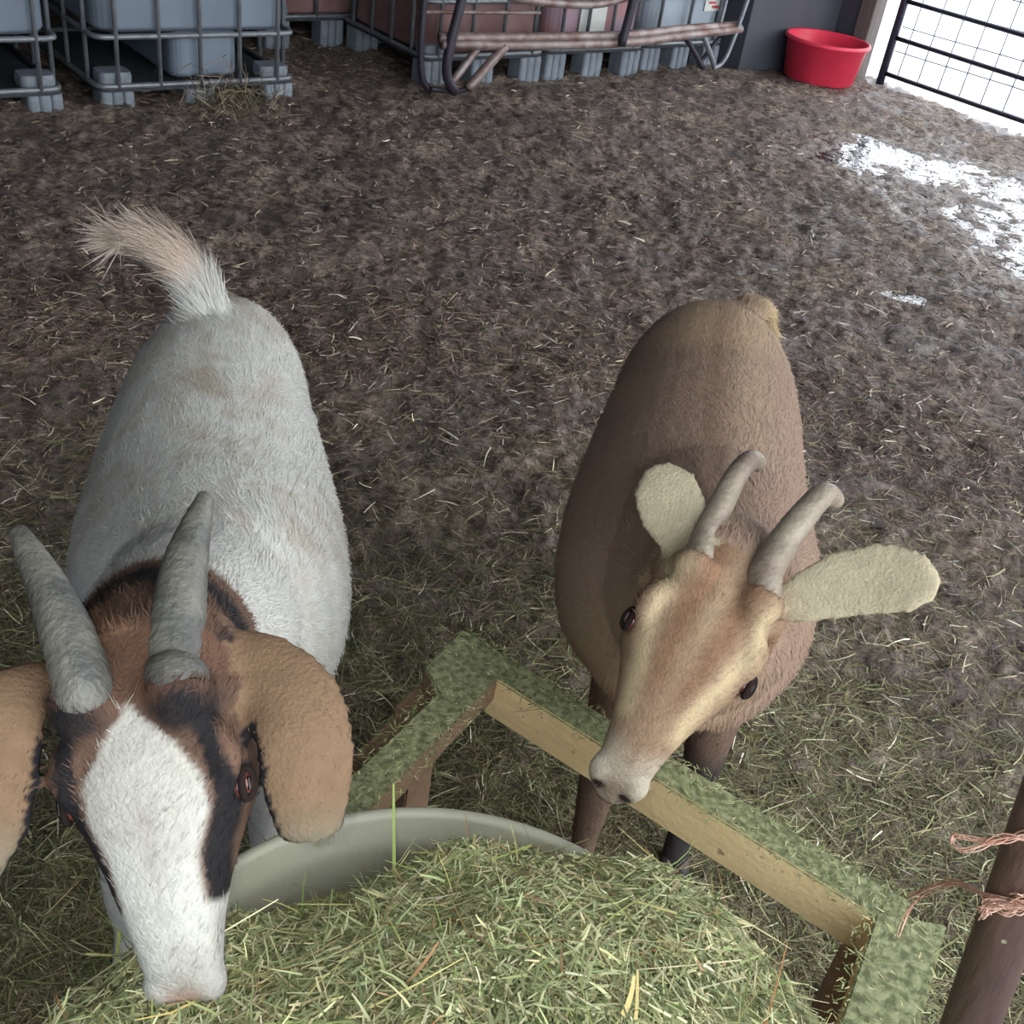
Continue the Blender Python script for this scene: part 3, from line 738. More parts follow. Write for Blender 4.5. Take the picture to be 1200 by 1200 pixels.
def tube_rings(pts, rad, nn=24, n=18, flat=1.0, up=(0, 0, 1.0)):
    P = spline(pts, nn); t = np.linspace(0, 1, len(rad)); R_ = np.interp(np.linspace(0, 1, nn), t, rad)
    Fl = np.interp(np.linspace(0, 1, nn), np.linspace(0, 1, len(flat)), flat) if not np.isscalar(flat) else np.full(nn, flat)
    T = unit(np.gradient(P, axis=0)); out = []
    a = np.array(up, float)
    for i in range(nn):
        a = a - T[i] * (a @ T[i])
        if np.linalg.norm(a) < 1e-3: a = np.array([0, 1.0, 0]); a = a - T[i] * (a @ T[i])
        a = unit(a); b_ = np.cross(T[i], a)
        out.append(np.array([P[i] + R_[i] * (math.cos(q) * a * Fl[i] + math.sin(q) * b_) for q in np.linspace(0, 2 * math.pi, n, endpoint=False)]))
    return out

def ear_rings(pts, widths, normal, thick=.0090, nn=26, cup=.25, n=20):
    P = spline(pts, nn); Wd = np.interp(np.linspace(0, 1, nn), np.linspace(0, 1, len(widths)), widths); T = unit(np.gradient(P, axis=0)); out = []
    for i in range(nn):
        nrm = np.array(normal) if np.ndim(normal) == 1 else unit(np.array(normal[0]) * (1 - i / (nn - 1)) + np.array(normal[1]) * i / (nn - 1))
        nrm = nrm - T[i] * (nrm @ T[i]); nrm = unit(nrm); s_ = np.cross(T[i], nrm)
        rg = []
        for q in np.linspace(0, 2 * math.pi, n, endpoint=False):
            w_ = math.cos(q) * Wd[i]; z = math.sin(q) * max(thick, .0) - cup * (w_ / (Wd[i] + 1e-9)) ** 2 * Wd[i] * 1.0
            rg.append(P[i] + s_ * w_ + nrm * z)
        out.append(np.array(rg))
    return out

# head sections: y along the face from poll to nose, z outward from the face
HEAD = [(-.055, -.052, -.085, .026), (-.045, -.022, -.115, .046), (-.02, -.004, -.14, .058), (.01, .004, -.158, .064), (.04, .008, -.17, .068), (.07, .008, -.172, .074), (.095, .006, -.165, .072),
        (.12, .002, -.15, .061), (.15, -.002, -.13, .051), (.18, -.006, -.112, .043), (.21, -.012, -.098, .037), (.235, -.019, -.090, .034), (.256, -.031, -.084, .0315), (.274, -.046, -.078, .024), (.290, -.061, -.074, .012)]
def make_goat(label, poll, nose, Xh, torso, shoulder_pts, neck_r, legs, tail, ears, horns, colf, hs, hornmat, nfur, furlen, name='goat', seed=1, wm=1.0, hflat=1.2, hk=1.0):
    org = np.array([np.mean([t_[0][0] for t_ in torso]), np.mean([t_[0][1] for t_ in torso]), 0.0])
    poll = np.array(poll); nose = np.array(nose); Yh = unit(nose - poll); Zh = unit(np.cross(Yh, Xh)); Xh = unit(np.cross(Zh, Yh))
    def H(x, y, z): return poll + (Xh * x * wm + Yh * y + Zh * z) * hs
    S = Src()
    # torso
    cs = np.array([t_[0] for t_ in torso], float); pr = np.array([t_[1:] for t_ in torso], float)
    nn = 40; cs2 = spline(np.column_stack([cs, pr]), nn)
    P = cs2[:, :3]; T = unit(np.gradient(P, axis=0)); rings = []
    for i in range(nn):
        Tn = unit(np.array([T[i][0], T[i][1], 0])); X_ = np.array([Tn[1], -Tn[0], 0])
        rings.append(ring_of(P[i], X_, (0, 0, 1), max(cs2[i, 3], .03), max(cs2[i, 4], .03), max(cs2[i, 5], .03), n=36, e=.92, pinch=.10))
    S.loft(rings, 0)
    # neck
    npts = list(shoulder_pts) + [H(0, .0, -.085), H(0, .04, -.09)]
    S.loft(tube_rings(npts, neck_r, 24, 24, flat=1.15), 1)
    # head
    rings = [ring_of(H(0, y, (zt + zb) / 2 + .25 * (zt - zb) / 2), Xh * hs * (1 + (wm - 1) * min(1, max(0, (.25 - y) / .12))), Zh * hs, hw, (zt - zb) * .375, (zt - zb) * .625, n=32, e=.84, pinch=.04) for (y, zt, zb, hw) in HEAD]
    S.loft(rings, 2)
    # brow ridges, cheeks, muzzle
    for sx in (-1, 1):
        S.loft(tube_rings([H(sx * .040, .03, -.012), H(sx * .057, .052, -.016), H(sx * .058, .072, -.018), H(sx * .052, .095, -.024)], [.018 * hs, .018 * hs, .016 * hs, .009 * hs], 14, 14), 2)
        S.loft(tube_rings([H(sx * .018, .24, -.045), H(sx * .0195, .258, -.049), H(sx * .014, .277, -.060)], [.012 * hs, .017 * hs, .010 * hs], 10, 14), 2)
        S.loft(tube_rings([H(sx * .05, .03, -.10), H(sx * .052, .07, -.12), H(sx * .04, .13, -.10)], [.022 * hs, .026 * hs, .014 * hs], 12, 14), 2)
        S.loft(tube_rings([H(sx * .037, -.009, -.006), H(sx * .0365, .006, -.003), H(sx * .035, .030, -.010)], [.0305 * hs, .0285 * hs, .016 * hs], 12, 18), 2)
    # lower jaw / chin
    S.loft(tube_rings([H(0, .12, -.125), H(0, .20, -.098), H(0, .255, -.088), H(0, .27, -.086)], [.030 * hs, .024 * hs, .021 * hs, .012 * hs], 14, 16), 2)
    # legs
    hoofs = []
    for (pts, rad) in legs:
        S.loft(tube_rings(pts, rad, 30, 18), 3); hoofs.append(pts[-1])
    S.loft(tube_rings(tail[0], tail[1], 22, 16, flat=.6), 4)
    for (pts, wd, nrm, cup) in ears: S.loft(ear_rings(pts, wd, nrm, cup=cup), 5)
    src_v = np.array(S.b.v); tags = np.array(S.tag); par = np.array(S.par)
    tmp = link('tmp', S.b.mesh('tmp', None), None)
    md = tmp.modifiers.new('r', 'REMESH'); md.mode = 'VOXEL'; md.voxel_size = .0052; md.adaptivity = 0
    sm = tmp.modifiers.new('s', 'SMOOTH'); sm.factor = .5; sm.iterations = 4
    dg = bpy.context.evaluated_depsgraph_get(); me = bpy.data.meshes.new_from_object(tmp.evaluated_get(dg))
    bpy.data.objects.remove(tmp)
    nv = len(me.vertices); co = np.empty(nv * 3, np.float32); me.vertices.foreach_get('co', co); co = co.reshape(-1, 3).astype(float)
    kd = KDTree(len(src_v))
    for i, p in enumerate(src_v): kd.insert(p, i)
    kd.balance()
    near = np.array([kd.find(p)[1] for p in co]); vt = tags[near]; vp = par[near]
    loc = (co - poll) @ np.column_stack([Xh / wm, Yh, Zh]) / hs       # head coordinates
    vt = np.where((vt == 1) & (loc[:, 1] > -.01) & (loc[:, 2] > -.10) & (np.abs(loc[:, 0]) < .08), 2, vt)
    # nostril and mouth grooves
    for sx in (-1, 1):
        c0 = np.array([sx * .0155, .279, -.052]); d_ = np.linalg.norm((loc - c0) * np.array([1.0, 1.3, 1]), axis=1); k_ = np.clip(1 - d_ / .011, 0, 1)[:, None]
        co = co - (Yh * .6 + Zh * .4) * .009 * k_ * hs
        # eye socket
        c0 = np.array([sx * .070, .088, -.037]); d_ = np.linalg.norm(loc - c0, axis=1); k_ = np.clip(1 - d_ / .016, 0, 1)[:, None]
        co = co - Xh * sx * .006 * k_
    mo = np.exp(-((loc[:, 2] + .074 + (loc[:, 1] - .25) * -.25) / .0035) ** 2) * (loc[:, 1] > .20) * (loc[:, 1] < .30) * (vt == 2)
    col = colf(co, loc, vt, vp, mo)
    co -= org
    me.vertices.foreach_set('co', co.ravel().astype(np.float32)); me.update()
    ca = me.color_attributes.new('Col', 'FLOAT_COLOR', 'POINT'); ca.data.foreach_set('color', np.column_stack([col, np.ones(nv)]).ravel().astype(np.float32))
    smooth(me)
    root = thing(name, label, 'goat', org)
    body = link('body', me, M_skin, root)
    # horns
    for pts, rad in horns:
        pts = [cC + (np.array(p_) - cC) * hk for p_ in pts]; sx = -1 if (pts[0] - poll) @ Xh < 0 else 1
        pts = [H(sx * .036, .012, -.024), H(sx * .037, -.007, -.007)] + pts[1:]; rad = [rad[0] * .8] + list(rad)
        q = spline(pts, 60); T = unit(np.gradient(q, axis=0)); Rr = np.interp(np.linspace(0, 1, 60), np.linspace(0, 1, len(rad)), rad)
        Rr = Rr * (1 + .014 * np.sin(np.arange(60) * 1.15) * np.linspace(1, .2, 60) + .02 * np.sin(np.arange(60) * 2.7))
        Rr[-3:] *= np.array([.95, .8, .4])
        b = MB(); b.tube(q - org, Rr, 20, flat=hflat, up=Yh); b.build('horn', hornmat, root, sm=True)
    # eyes
    for sx in (-1, 1):
        e = H(sx * .0650, .088, -.036) - org; no = unit(Xh * sx * .84 + Zh * .54); nb2 = unit(np.cross(Yh, no))
        bm = bmesh.new(); bmesh.ops.create_uvsphere(bm, u_segments=24, v_segments=16, radius=.0128 * hs)
        for v_ in bm.verts: v_.co = Vector(e) + v_.co
        me2 = bpy.data.meshes.new('eye'); bm.to_mesh(me2); bm.free(); smooth(me2); ey = link('eye', me2, M_eye, root)
        b = MB(); b.box(e + no * .0121 * hs, (.003, .011, .0035), np.column_stack([no, Yh, nb2])); b.build('pupil', M_pupil, ey, bevel=.001)
        b = MB(); ringp = [e + (Yh * math.cos(a) * .0135 + nb2 * math.sin(a) * .0070) * hs + no * (.0060 + .0042 * abs(math.sin(a))) * hs for a in np.linspace(0, 2 * math.pi, 25)]
        b.tube(ringp, .0036 * hs, 8); b.build('eyelid', M_lid, root, sm=True)
    # hooves
    for p in hoofs:
        b = MB()
        for sx in (-1, 1):
            c = np.array([p[0] + sx * .013, p[1] - .008, 0]) - org
            zf = float(gz(np.array(p[0]), np.array(p[1])))
            b.tube([c + (0, -.006, zf - .004), c + (0, -.004, zf + .02), c + (0, .002, zf + .045)], [.018, .0165, .012], 14)
        b.build('hoof', M_hoof, root, sm=True)
    # fur ---------------------------------------------------------------
    r = np.random.default_rng(seed)
    npoly = len(me.polygons); ar = np.empty(npoly, np.float32); me.polygons.foreach_get('area', ar)
    nrm = np.empty(npoly * 3, np.float32); me.polygons.foreach_get('normal', nrm); nrm = nrm.reshape(-1, 3)
    ctr = np.empty(npoly * 3, np.float32); me.polygons.foreach_get('center', ctr); ctr = ctr.reshape(-1, 3)
    ls = np.empty(npoly, np.int32); me.polygons.foreach_get('loop_start', ls); lv = np.empty(len(me.loops), np.int32); me.loops.foreach_get('vertex_index', lv)
    pv0 = lv[ls]; ptag = vt[pv0]; ppar = vp[pv0]; pcol = col[pv0]; ploc = loc[pv0]
    dens = ar * np.choose(ptag, [1, 1.4, 2.0, .8, 2.5, 1.5])
    i = r.choice(npoly, nfur, p=dens / dens.sum())
    le = ploc[i]; de = np.linalg.norm((np.abs(le) * [1, 0, 0] + le * [0, 1, 1]) - np.array([.070, .088, -.037]), axis=1); i = i[~((de < .0135) & (ptag[i] == 2))]; nfur = len(i)
    nn_ = unit(nrm[i].astype(float)); P = ctr[i] + r.uniform(-.0026, .0026, (nfur, 3)); tg = ptag[i]; pp = ppar[i]
    fwd = unit(np.array([poll[0] - org[0], poll[1] - org[1], 0])); 
    axis = unit(cs[-1] - cs[0]); axis[2] = 0
    flow = np.zeros((nfur, 3))
    sidef = (1 - np.clip(nn_[:, 2], 0, 1))
    flow[:] = -axis + np.array([0, 0, -1.0]) * (1.6 * sidef)[:, None]
    hd = tg == 2; flow[hd] = -Yh * .8 + Xh * (np.sign(ploc[i][hd][:, 0]) * .5)[:, None]
    lg = tg == 3; flow[lg] = (0, 0, -1)
    tl = tg == 4; td = unit(np.array(tail[0][-1]) - np.array(tail[0][0])); tT_ = unit(np.gradient(spline(tail[0], 22), axis=0))
    flow[tl] = tT_[(pp[tl] * 21).astype(int)]
    er = tg == 5; flow[er] = unit(np.array(ears[0][0][-1]) - np.array(ears[0][0][0])) * 0
    for k_, (pts, wd, n_, cup) in enumerate(ears):
        dE = unit(np.array(pts[-1]) - np.array(pts[0])); near_ = np.linalg.norm(P + org - np.mean(pts, axis=0), axis=1) < .16; flow[er & near_] = dE
    flow = flow + r.normal(0, .22, flow.shape)
    wob = np.stack([vnoise(P[:, 0] * 1 + 5, P[:, 1] + P[:, 2], 14) - .5, vnoise(P[:, 1], P[:, 2], 14) - .5, vnoise(P[:, 2], P[:, 0], 14) - .5], -1); flow = flow + wob * 1.0
    flow = flow - nn_ * np.sum(flow * nn_, 1)[:, None]; flow = unit(flow)
    tilt = np.choose(tg, [.22, .3, .22, .2, .3, .05])[:, None] * r.uniform(.4, 1.3, (nfur, 1))
    d_ = unit(flow + nn_ * tilt)
    L = furlen(tg, pp, P + org, ploc[i], nn_) * r.uniform(.5, 1.25, nfur)
    side = unit(np.cross(d_, nn_) + r.normal(0, .12, (nfur, 3)))
    cc = pcol[i] * (1 + r.normal(0, .07, (nfur, 1)))
    wf = np.choose(tg, [.0014, .0014, .001, .0012, .0016, .0010])
    fur = strands('fur', P - nn_ * .001, d_, side, L, wf, np.clip(cc, 0.004, .92), M_fur, -nn_ * (L * .12)[:, None], parent=root, seg=2, taper=.15)
    return root

def mixc(a, b, k):
    k = np.clip(k, 0, 1)[:, None]; return a * (1 - k) + np.array(b) * k
def sst(x, a, b):
    t = np.clip((x - a) / (b - a), 0, 1); return t * t * (3 - 2 * t)

# --- goat A: white Boer type with brown head
def colA(co, loc, vt, vp, mo):
    n = len(co); white = np.array(srgb(190, 190, 184)); cream = np.array(srgb(172, 166, 152)); brown = np.array(srgb(102, 80, 66)); black = np.array(srgb(30, 28, 30)); tan = np.array(srgb(118, 96, 75))
    nz = vnoise(co[:, 0] + co[:, 2], co[:, 1], 30) - .5; nz2 = (vnoise(co[:, 0], co[:, 1] + co[:, 2], 7) + vnoise(co[:, 0] * 1.5, co[:, 1], 17) + vnoise(co[:, 0], co[:, 1], 41)) / 3 + .1
    c = np.tile(white, (n, 1))
    # soft yellow-grey soiling along the back
    c = mixc(c, cream, sst(nz2, .55, .8) * .7 * (vt == 0))
    spA = np.interp(-co[:, 1], -_ta[:, 1], _ta[:, 0]); c = mixc(c, np.array(srgb(160, 150, 132)), np.exp(-((co[:, 0] - spA) / .035) ** 2) * sst(nz2, .5, .75) * .6 * (vt == 0) * (co[:, 2] > .65))
    # neck behind the poll
    dpoll = np.linalg.norm(loc - np.array([0, -.02, -.05]), axis=1) + nz * .02
    nk = (vt == 1) | (vt == 0)
    dn = np.linalg.norm(co - NECKA, axis=1) + nz * .02
    c = mixc(c, brown, (1 - sst(dn, .118, .142)) * nk)
    c = mixc(c, black, (1 - sst(dn, .084, .100)) * nk)
    c = mixc(c, np.array(srgb(120, 92, 74)), (1 - sst(dn, .060, .074)) * nk)
    hd = vt == 2
    x = np.abs(loc[:, 0]) + nz * .006; y = loc[:, 1] + nz * .008; z = loc[:, 2]
    h = np.tile(brown, (n, 1))
    h = mixc(h, np.array(srgb(96, 72, 58)), (1 - sst(y, -.01, .02)) * 1.0)
    h = mixc(h, black, np.clip(np.exp(-((x - .040) / .022) ** 2) * np.exp(-((y - .012) / .018) ** 2) * 1.6, 0, .96))
    h = mixc(h, np.array(srgb(84, 66, 56)), np.exp(-((x - .03) / .03) ** 2) * np.exp(-((y - .05) / .02) ** 2) * .6 * (nz2 > .4))
    # black stripe past the eye
    sx_ = np.interp(loc[:, 1], [.0, .05, .09, .14, .19], [.046, .055, .060, .044, .037])
    sw = np.interp(loc[:, 1], [.0, .05, .09, .14, .185, .2], [.010, .010, .0125, .0095, .006, .0])
    h = mixc(h, black, (1 - sst(np.abs(x - sx_), sw * .6, sw)) * (loc[:, 1] > .0) * (sst(z, -.085, -.06)))
    h = mixc(h, black, sst(-z, .105, .12) * (1 - sst(y, .15, .20)) * sst(y, -.02, .02))
    bw = np.interp(loc[:, 1], [.0, .012, .04, .07, .10, .14, .18, .20, .215], [.0, .006, .028, .043, .045, .033, .031, .05, .2])
    h = mixc(h, np.array(srgb(186, 186, 178)), (1 - sst(x, bw - .003, bw + .003)) * (bw > .001)); h = mixc(h, np.array(srgb(136, 128, 118)), (sst(nz2, .5, .75) * .35 + np.exp(-((loc[:, 1] - .13) / .05) ** 2 - (x / .006) ** 2) * .3) * (1 - sst(x, bw - .003, bw + .003)))
    h = mixc(h, np.array(srgb(190, 150, 130)), np.exp(-(((loc[:, 1] - .272) / .015) ** 2 + (x / .014) ** 2)) * .9)
    for s_ in (-1, 1):
        d_ = np.linalg.norm((loc - np.array([s_ * .0145, .279, -.052])) * np.array([1, 1, .7]), axis=1); h = mixc(h, np.array(srgb(50, 36, 34)), (1 - sst(d_, .004, .0075)))
        d_ = np.linalg.norm((loc - np.array([s_ * .070, .088, -.037])) * np.array([1, .8, 1]), axis=1); h = mixc(h, black, (1 - sst(d_, .013, .02)) * .9)
    h = mixc(h, np.array(srgb(90, 72, 68)), mo * .8)
    c = np.where(hd[:, None], h, c)
    # ears tan with dark rim and underside
    er = vt == 5
    e = np.tile(tan, (n, 1)); e = mixc(e, brown, (1 - sst(vp, .0, .3)))
    e = mixc(e, np.array(srgb(112, 108, 92)), sst(vp, .70, .95) * .8)
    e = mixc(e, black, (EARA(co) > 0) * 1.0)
    c = np.where(er[:, None], e, c)
    lgm = vt == 3; c = np.where(lgm[:, None], np.tile(white * .9, (n, 1)), c)
    tlm = vt == 4; t_ = mixc(np.tile(white, (n, 1)), np.array(srgb(168, 148, 132)), sst(vp, .1, .5) * (.3 + .7 * nz2)); c = np.where(tlm[:, None], t_, c)
    return np.clip(c, .004, .9)
INNER = (1, -1)
NECKA = D(178, 772, 1.0)
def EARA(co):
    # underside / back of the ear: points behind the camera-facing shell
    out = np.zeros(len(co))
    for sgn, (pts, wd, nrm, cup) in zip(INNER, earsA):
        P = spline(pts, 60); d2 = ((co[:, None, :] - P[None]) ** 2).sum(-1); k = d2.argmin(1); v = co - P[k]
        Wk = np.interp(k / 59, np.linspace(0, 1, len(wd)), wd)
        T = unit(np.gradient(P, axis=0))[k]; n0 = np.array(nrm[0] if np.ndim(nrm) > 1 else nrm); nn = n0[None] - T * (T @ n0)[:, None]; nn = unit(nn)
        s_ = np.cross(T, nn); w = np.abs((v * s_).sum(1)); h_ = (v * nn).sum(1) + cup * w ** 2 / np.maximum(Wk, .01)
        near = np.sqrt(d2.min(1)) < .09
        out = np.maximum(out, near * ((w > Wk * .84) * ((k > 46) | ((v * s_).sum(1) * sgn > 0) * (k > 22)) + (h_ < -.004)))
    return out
def furA(tg, pp, P, loc, nn):
    L = np.choose(tg, [.019, .018, .0075, .011, .045, .0045]).astype(float)
    low = np.clip((.62 - P[:, 2]) / .25, 0, 1) * (tg == 0); L = L + low * .03
    L = L + (tg == 4) * .03 * pp
    L = np.where((tg == 2) & (loc[:, 1] < .02), .013, L)
    return L
cd = lambda p: unit(cC - np.array(p))
_ta = np.array([(-.568, 1.83), (-.51, 1.57), (-.43, 1.28), (-.34, .97)])
pA, nA = D(152, 820, .925), D(193, 1150, .965)
def toss(p, t): return D(p[0], p[1], t)
earsA = [
    ([D(228, 762, .985), D(262, 768, .97), D(305, 786, .955), D(344, 822, .94), D(360, 875, .935), D(364, 925, .945), D(366, 972, .955), D(367, 986, .957)],
     [.020, .026, .036, .042, .042, .040, .030, .018], (cd(D(340, 850, .94)), unit(cd(D(340, 850, .94)) + np.array([.25, 0, .1]))), .22),
    ([D(75, 800, .985), D(45, 806, .975), D(15, 825, .965), D(-12, 860, .965), D(-22, 920, .975), D(-25, 985, .99), D(-25, 1040, 1.0)],
     [.018, .024, .036, .042, .042, .036, .014], (cd(D(0, 850, .96)), unit(cd(D(0, 850, .96)) + np.array([-.25, 0, .1]))), .22)]
def fr(x, y): return float(gz(np.array(x), np.array(y)))
def mk_legs(fl, frr, hl, hr, sl, sr, pl, prr):
    out = []
    for (f, s) in ((fl, sl), (frr, sr)):
        f = np.array(f); s = np.array(s); g_ = fr(f[0], f[1])
        out.append(([s, s * .5 + np.array([f[0], f[1], .44]) * .5 + (0, .02, 0), np.array([f[0], f[1] + .015, .26]), np.array([f[0], f[1] + .012, .12]), np.array([f[0], f[1] - .005, g_ + .03])], [.07, .055, .032, .021, .024]))
    for (f, s) in ((hl, pl), (hr, prr)):
        f = np.array(f); s = np.array(s); g_ = fr(f[0], f[1])
        out.append(([s, s * .45 + np.array([f[0], f[1], .40]) * .55 + (0, -.05, 0), np.array([f[0], f[1] + .05, .27]), np.array([f[0], f[1] + .015, .12]), np.array([f[0], f[1], g_ + .03])], [.10, .075, .030, .022, .024]))
    return out
tA = [((-.615, 1.80, .62), .05, .07, .06), ((-.605, 1.755, .61), .105, .115, .13), ((-.588, 1.68, .60), .145, .155, .18), ((-.56, 1.57, .585), .17, .18, .20), ((-.52, 1.43, .57), .190, .19, .22),
      ((-.475, 1.28, .56), .205, .195, .225), ((-.435, 1.15, .565), .195, .205, .215), ((-.405, 1.05, .58), .160, .20, .19), ((-.385, .97, .58), .115, .15, .15), ((-.37, .92, .58), .06, .08, .08)]
tailA = ([G(246, 382, .75), G(234, 340, .79), G(212, 308, .83), G(182, 286, .87), G(142, 281, .88)], [.042, .036, .034, .030, .010])
tA = [((x_ + .047, y_ + (.03 if k_ < 3 else 0), z_ + .01), hw_ * .96, zt_, zb_) for k_, ((x_, y_, z_), hw_, zt_, zb_) in enumerate(tA)]
goatA = make_goat('white goat with a brown and black head, long grey horns and hanging tan ears', pA, nA, iX + np.array([0, 0, .02]), tA,
    [np.array([-.38, 1.12, .62]), np.array([-.35, .98, .68]), np.array([-.32, .82, .80])], [.14, .12, .095, .075, .05],
    mk_legs((-.455, .93, 0), (-.295, 1.08, 0), (-.62, 1.74, 0), (-.46, 1.78, 0), (-.43, 1.06, .50), (-.29, 1.08, .50), (-.60, 1.68, .55), (-.47, 1.70, .55)),
    tailA, earsA,
    [([D(110, 836, .95), D(97, 800, .955), D(76, 735, .97), D(52, 680, .99), D(24, 628, 1.02), D(18, 618, 1.025)], [.0245, .023, .020, .0155, .0085, .003]),
     ([D(203, 822, .95), D(206, 785, .955), D(210, 715, .975), D(219, 655, 1.0), D(238, 592, 1.035), D(243, 578, 1.045)], [.0235, .022, .020, .0165, .008, .003])],
    colA, .918, M_hornA, 95000, furA, seed=5, wm=1.13, hk=.981)

# --- goat B: fawn goat
def colB(co, loc, vt, vp, mo):
    n = len(co); fawn = np.array(srgb(138, 116, 100)); dark = np.array(srgb(112, 88, 72)); cream = np.array(srgb(178, 160, 128)); rust = np.array(srgb(122, 92, 70)); tan = np.array(srgb(140, 116, 94)); white = np.array(srgb(186, 178, 160))
    nz = vnoise(co[:, 0] + co[:, 2], co[:, 1], 25) - .5; nz2 = vnoise(co[:, 0], co[:, 1] + co[:, 2] * .6, 6)
    c = np.tile(fawn, (n, 1)); c = mixc(c, np.array(srgb(170, 146, 116)), sst(nz2, .5, .9) * .6)
    # darker stripe along the spine
    ax = tB_axis(co); c = mixc(c, dark, np.exp(-(ax / .022) ** 2) * .55 * (vt == 0))
    c = mixc(c, cream, np.exp(-((ax - .06) / .05) ** 2) * .25 * (vt == 0) * (co[:, 2] > .6))
    x = np.abs(loc[:, 0]) + nz * .007; y = loc[:, 1] + nz * .01; z = loc[:, 2]
    h = np.tile(tan, (n, 1))
    h = mixc(h, rust, np.exp(-((x - .022) / .016) ** 2) * (1 - sst(y, .13, .19)) * .85)
    h = mixc(h, cream * .95, np.exp(-(x / .010) ** 2) * np.exp(-((y - .04) / .05) ** 2) * .35)
    sc = np.interp(loc[:, 1], [0, .04, .08, .13, .18], [.052, .054, .050, .040, .030])
    h = mixc(h, cream * 1.05, np.exp(-((x - sc) / .0105) ** 2) * sst(y, -.02, .02) * (1 - sst(y, .18, .21)) * .95)
    h = mixc(h, np.array(srgb(128, 100, 78)), sst(-z, .05, .08) * (1 - sst(y, .17, .22)) * .8)
    h = mixc(h, white, sst(y + (x - .02) * .8, .20, .262) * .9 * (z > -.2))
    h = mixc(h, np.array(srgb(136, 116, 100)), np.exp(-(((loc[:, 1] - .276) / .020) ** 2 + (x / .017) ** 2)) * .9)
    for s_ in (-1, 1):
        d_ = np.linalg.norm((loc - np.array([s_ * .0155, .277, -.050])) * np.array([1, 1, .7]), axis=1); h = mixc(h, np.array(srgb(60, 46, 42)), (1 - sst(d_, .005, .010)))
        d_ = np.linalg.norm((loc - np.array([s_ * .070, .088, -.037])) * np.array([1, .8, 1]), axis=1); h = mixc(h, np.array(srgb(90, 66, 54)), (1 - sst(d_, .012, .02)) * .8)
    h = mixc(h, np.array(srgb(110, 86, 76)), mo * .8)
    c = np.where((vt == 2)[:, None], h, c)
    e = np.tile(np.array(srgb(172, 162, 136)), (n, 1)); e = mixc(e, tan, (1 - sst(vp, .0, .2))); e = mixc(e, np.array(srgb(156, 142, 114)), sst(nz2, .4, .8) * .5)
    c = np.where((vt == 5)[:, None], e, c)
    l_ = mixc(np.tile(np.array(srgb(104, 86, 74)), (n, 1)), np.array(srgb(50, 46, 46)), sst(-co[:, 2], -.34, -.26) * (co[:, 0] > .3))
    c = np.where((vt == 3)[:, None] & (co[:, 2] < .5)[:, None], l_, c)
    t_ = mixc(np.tile(fawn, (n, 1)), np.array(srgb(190, 170, 132)), sst(vp, .0, .5) * .7); c = np.where((vt == 4)[:, None], t_, c)
    return np.clip(c, .004, .9)
tB = [((.375, 2.20, .60), .06, .07, .07), ((.366, 2.145, .60), .125, .125, .14), ((.352, 2.05, .59), .168, .155, .18), ((.338, 1.90, .57), .188, .17, .20), ((.315, 1.72, .555), .200, .18, .215),
      ((.300, 1.56, .55), .210, .185, .22), ((.292, 1.43, .555), .208, .19, .21), ((.285, 1.32, .565), .190, .18, .175), ((.278, 1.24, .565), .155, .15, .13), ((.270, 1.17, .56), .11, .11, .09), ((.265, 1.13, .56), .05, .05, .05)]
_tb = np.array([t_[0] for t_ in tB])
def tB_axis(co):
    xx = np.interp(-co[:, 1], -_tb[:, 1], _tb[:, 0]); return co[:, 0] - xx
def furB(tg, pp, P, loc, nn):
    L = np.choose(tg, [.018, .018, .007, .011, .03, .005]).astype(float)
    return L + (np.clip((.6 - P[:, 2]) / .25, 0, 1) * (tg == 0)) * .012
pB, nB = D(853, 686, 1.31), D(722, 925, 1.27)
XB = iX + iU * -.50 - cF * .12
earsB = [([D(905, 712, 1.345), D(940, 702, 1.34), D(985, 686, 1.335), D(1035, 678, 1.33), D(1075, 684, 1.325), D(1099, 692, 1.325)],
          [.018, .030, .040, .043, .036, .014], cd(D(1000, 690, 1.33)), -.1),
         ([D(822, 672, 1.335), D(808, 640, 1.35), D(792, 605, 1.37), D(778, 572, 1.385), D(768, 548, 1.40)],
          [.016, .030, .044, .042, .018], cd(D(780, 590, 1.37)), -.1)]
tailB = ([G(862, 376, .70), G(884, 362, .71), G(898, 372, .68), G(906, 402, .64)], [.045, .036, .026, .012])
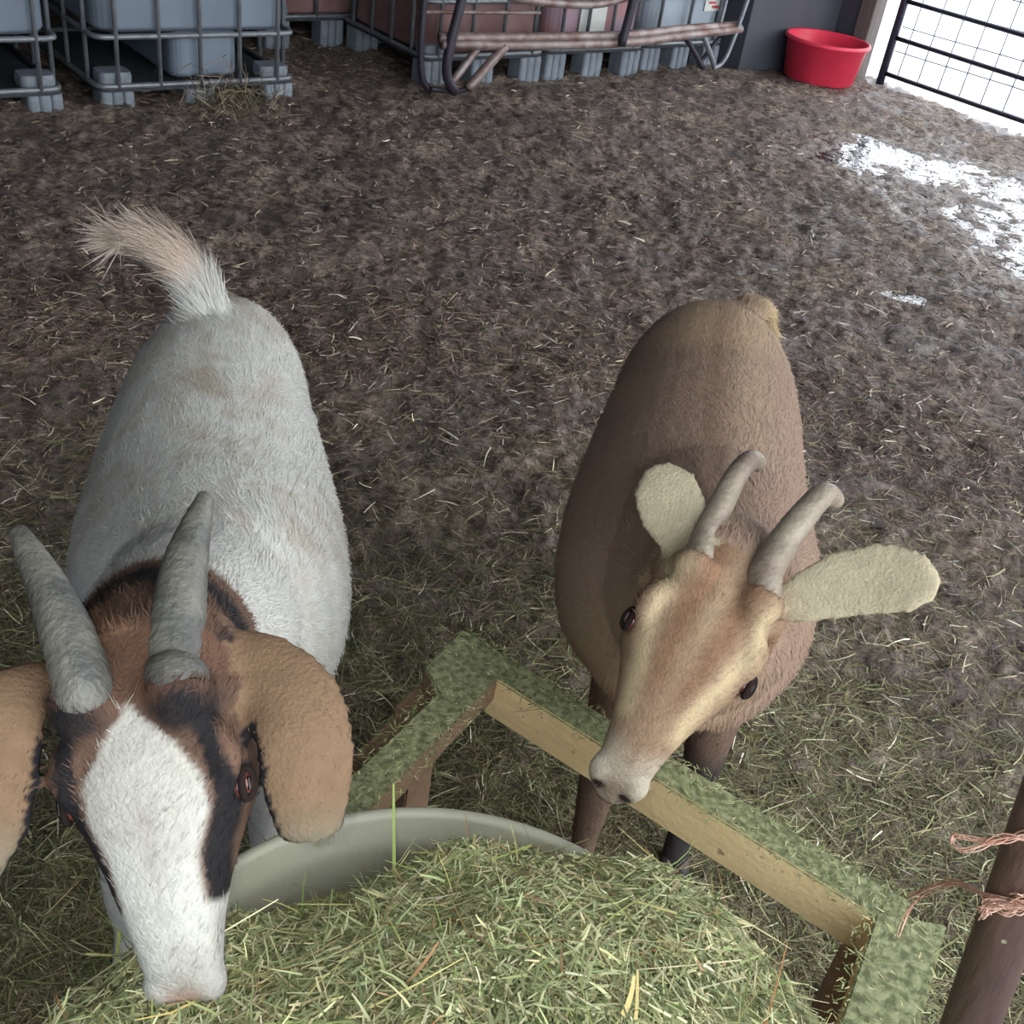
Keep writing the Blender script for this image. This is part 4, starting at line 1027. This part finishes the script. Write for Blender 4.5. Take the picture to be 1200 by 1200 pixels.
goatB = make_goat('fawn brown goat with pale spread ears and swept-back horns, chin over the board', pB, nB, XB, tB,
    [np.array([.30, 1.42, .60]), np.array([.29, 1.28, .63]), np.array([.285, 1.17, .69])], [.16, .15, .12, .09, .055],
    mk_legs((.205, 1.225, 0), (.375, 1.29, 0), (.27, 2.0, 0), (.46, 2.02, 0), (.22, 1.34, .50), (.37, 1.34, .50), (.28, 1.93, .55), (.44, 1.94, .55)),
    tailB, earsB,
    [([D(812, 668, 1.325), D(826, 630, 1.345), D(846, 590, 1.37), D(864, 556, 1.40), D(880, 540, 1.43), D(893, 546, 1.455)], [.0175, .0165, .0155, .014, .013, .009]),
     ([D(882, 696, 1.315), D(898, 668, 1.33), D(922, 630, 1.35), D(945, 600, 1.375), D(966, 580, 1.40), D(984, 590, 1.43)], [.0225, .021, .0185, .0165, .015, .009])],
    colB, .97, M_hornB, 90000, furB, seed=9, wm=1.16, hflat=1.1)

#@@LIGHT
# ------------------------------------------------------------------ light
w = bpy.data.worlds.new('sky'); scene.world = w; w.use_nodes = True; nt = w.node_tree; bg = nt.nodes['Background']
tc = nt.nodes.new('ShaderNodeTexCoord'); sx = nt.nodes.new('ShaderNodeSeparateXYZ'); nt.links.new(tc.outputs['Generated'], sx.inputs[0])
mr = nt.nodes.new('ShaderNodeMapRange'); mr.inputs[1].default_value = -.9; mr.inputs[2].default_value = .5; nt.links.new(sx.outputs['X'], mr.inputs[0])
mx = nt.nodes.new('ShaderNodeMix'); mx.data_type = 'RGBA'; nt.links.new(mr.outputs[0], mx.inputs['Factor'])
mx.inputs['A'].default_value = (.56, .76, 1.0, 1); mx.inputs['B'].default_value = (.95, .97, 1.0, 1)
nt.links.new(mx.outputs['Result'], bg.inputs['Color']); bg.inputs['Strength'].default_value = 4.0
fl_ = bpy.data.lights.new('phone_flash', 'AREA'); fl_.shape = 'DISK'; fl_.size = .02; fl_.energy = 2.1; fl_.color = (1.0, 1.0, .86)
fo = bpy.data.objects.new('phone_flash', fl_); C.objects.link(fo)
mf = m.copy(); mf.translation = Vector(cC - iX * .045 + iU * .02 - cF * .0); fo.matrix_world = mf

vs = scene.view_settings; vs.view_transform = 'Standard'; vs.look = 'None'; vs.exposure = 0.27; vs.gamma = 1.0; vs.use_curve_mapping = False
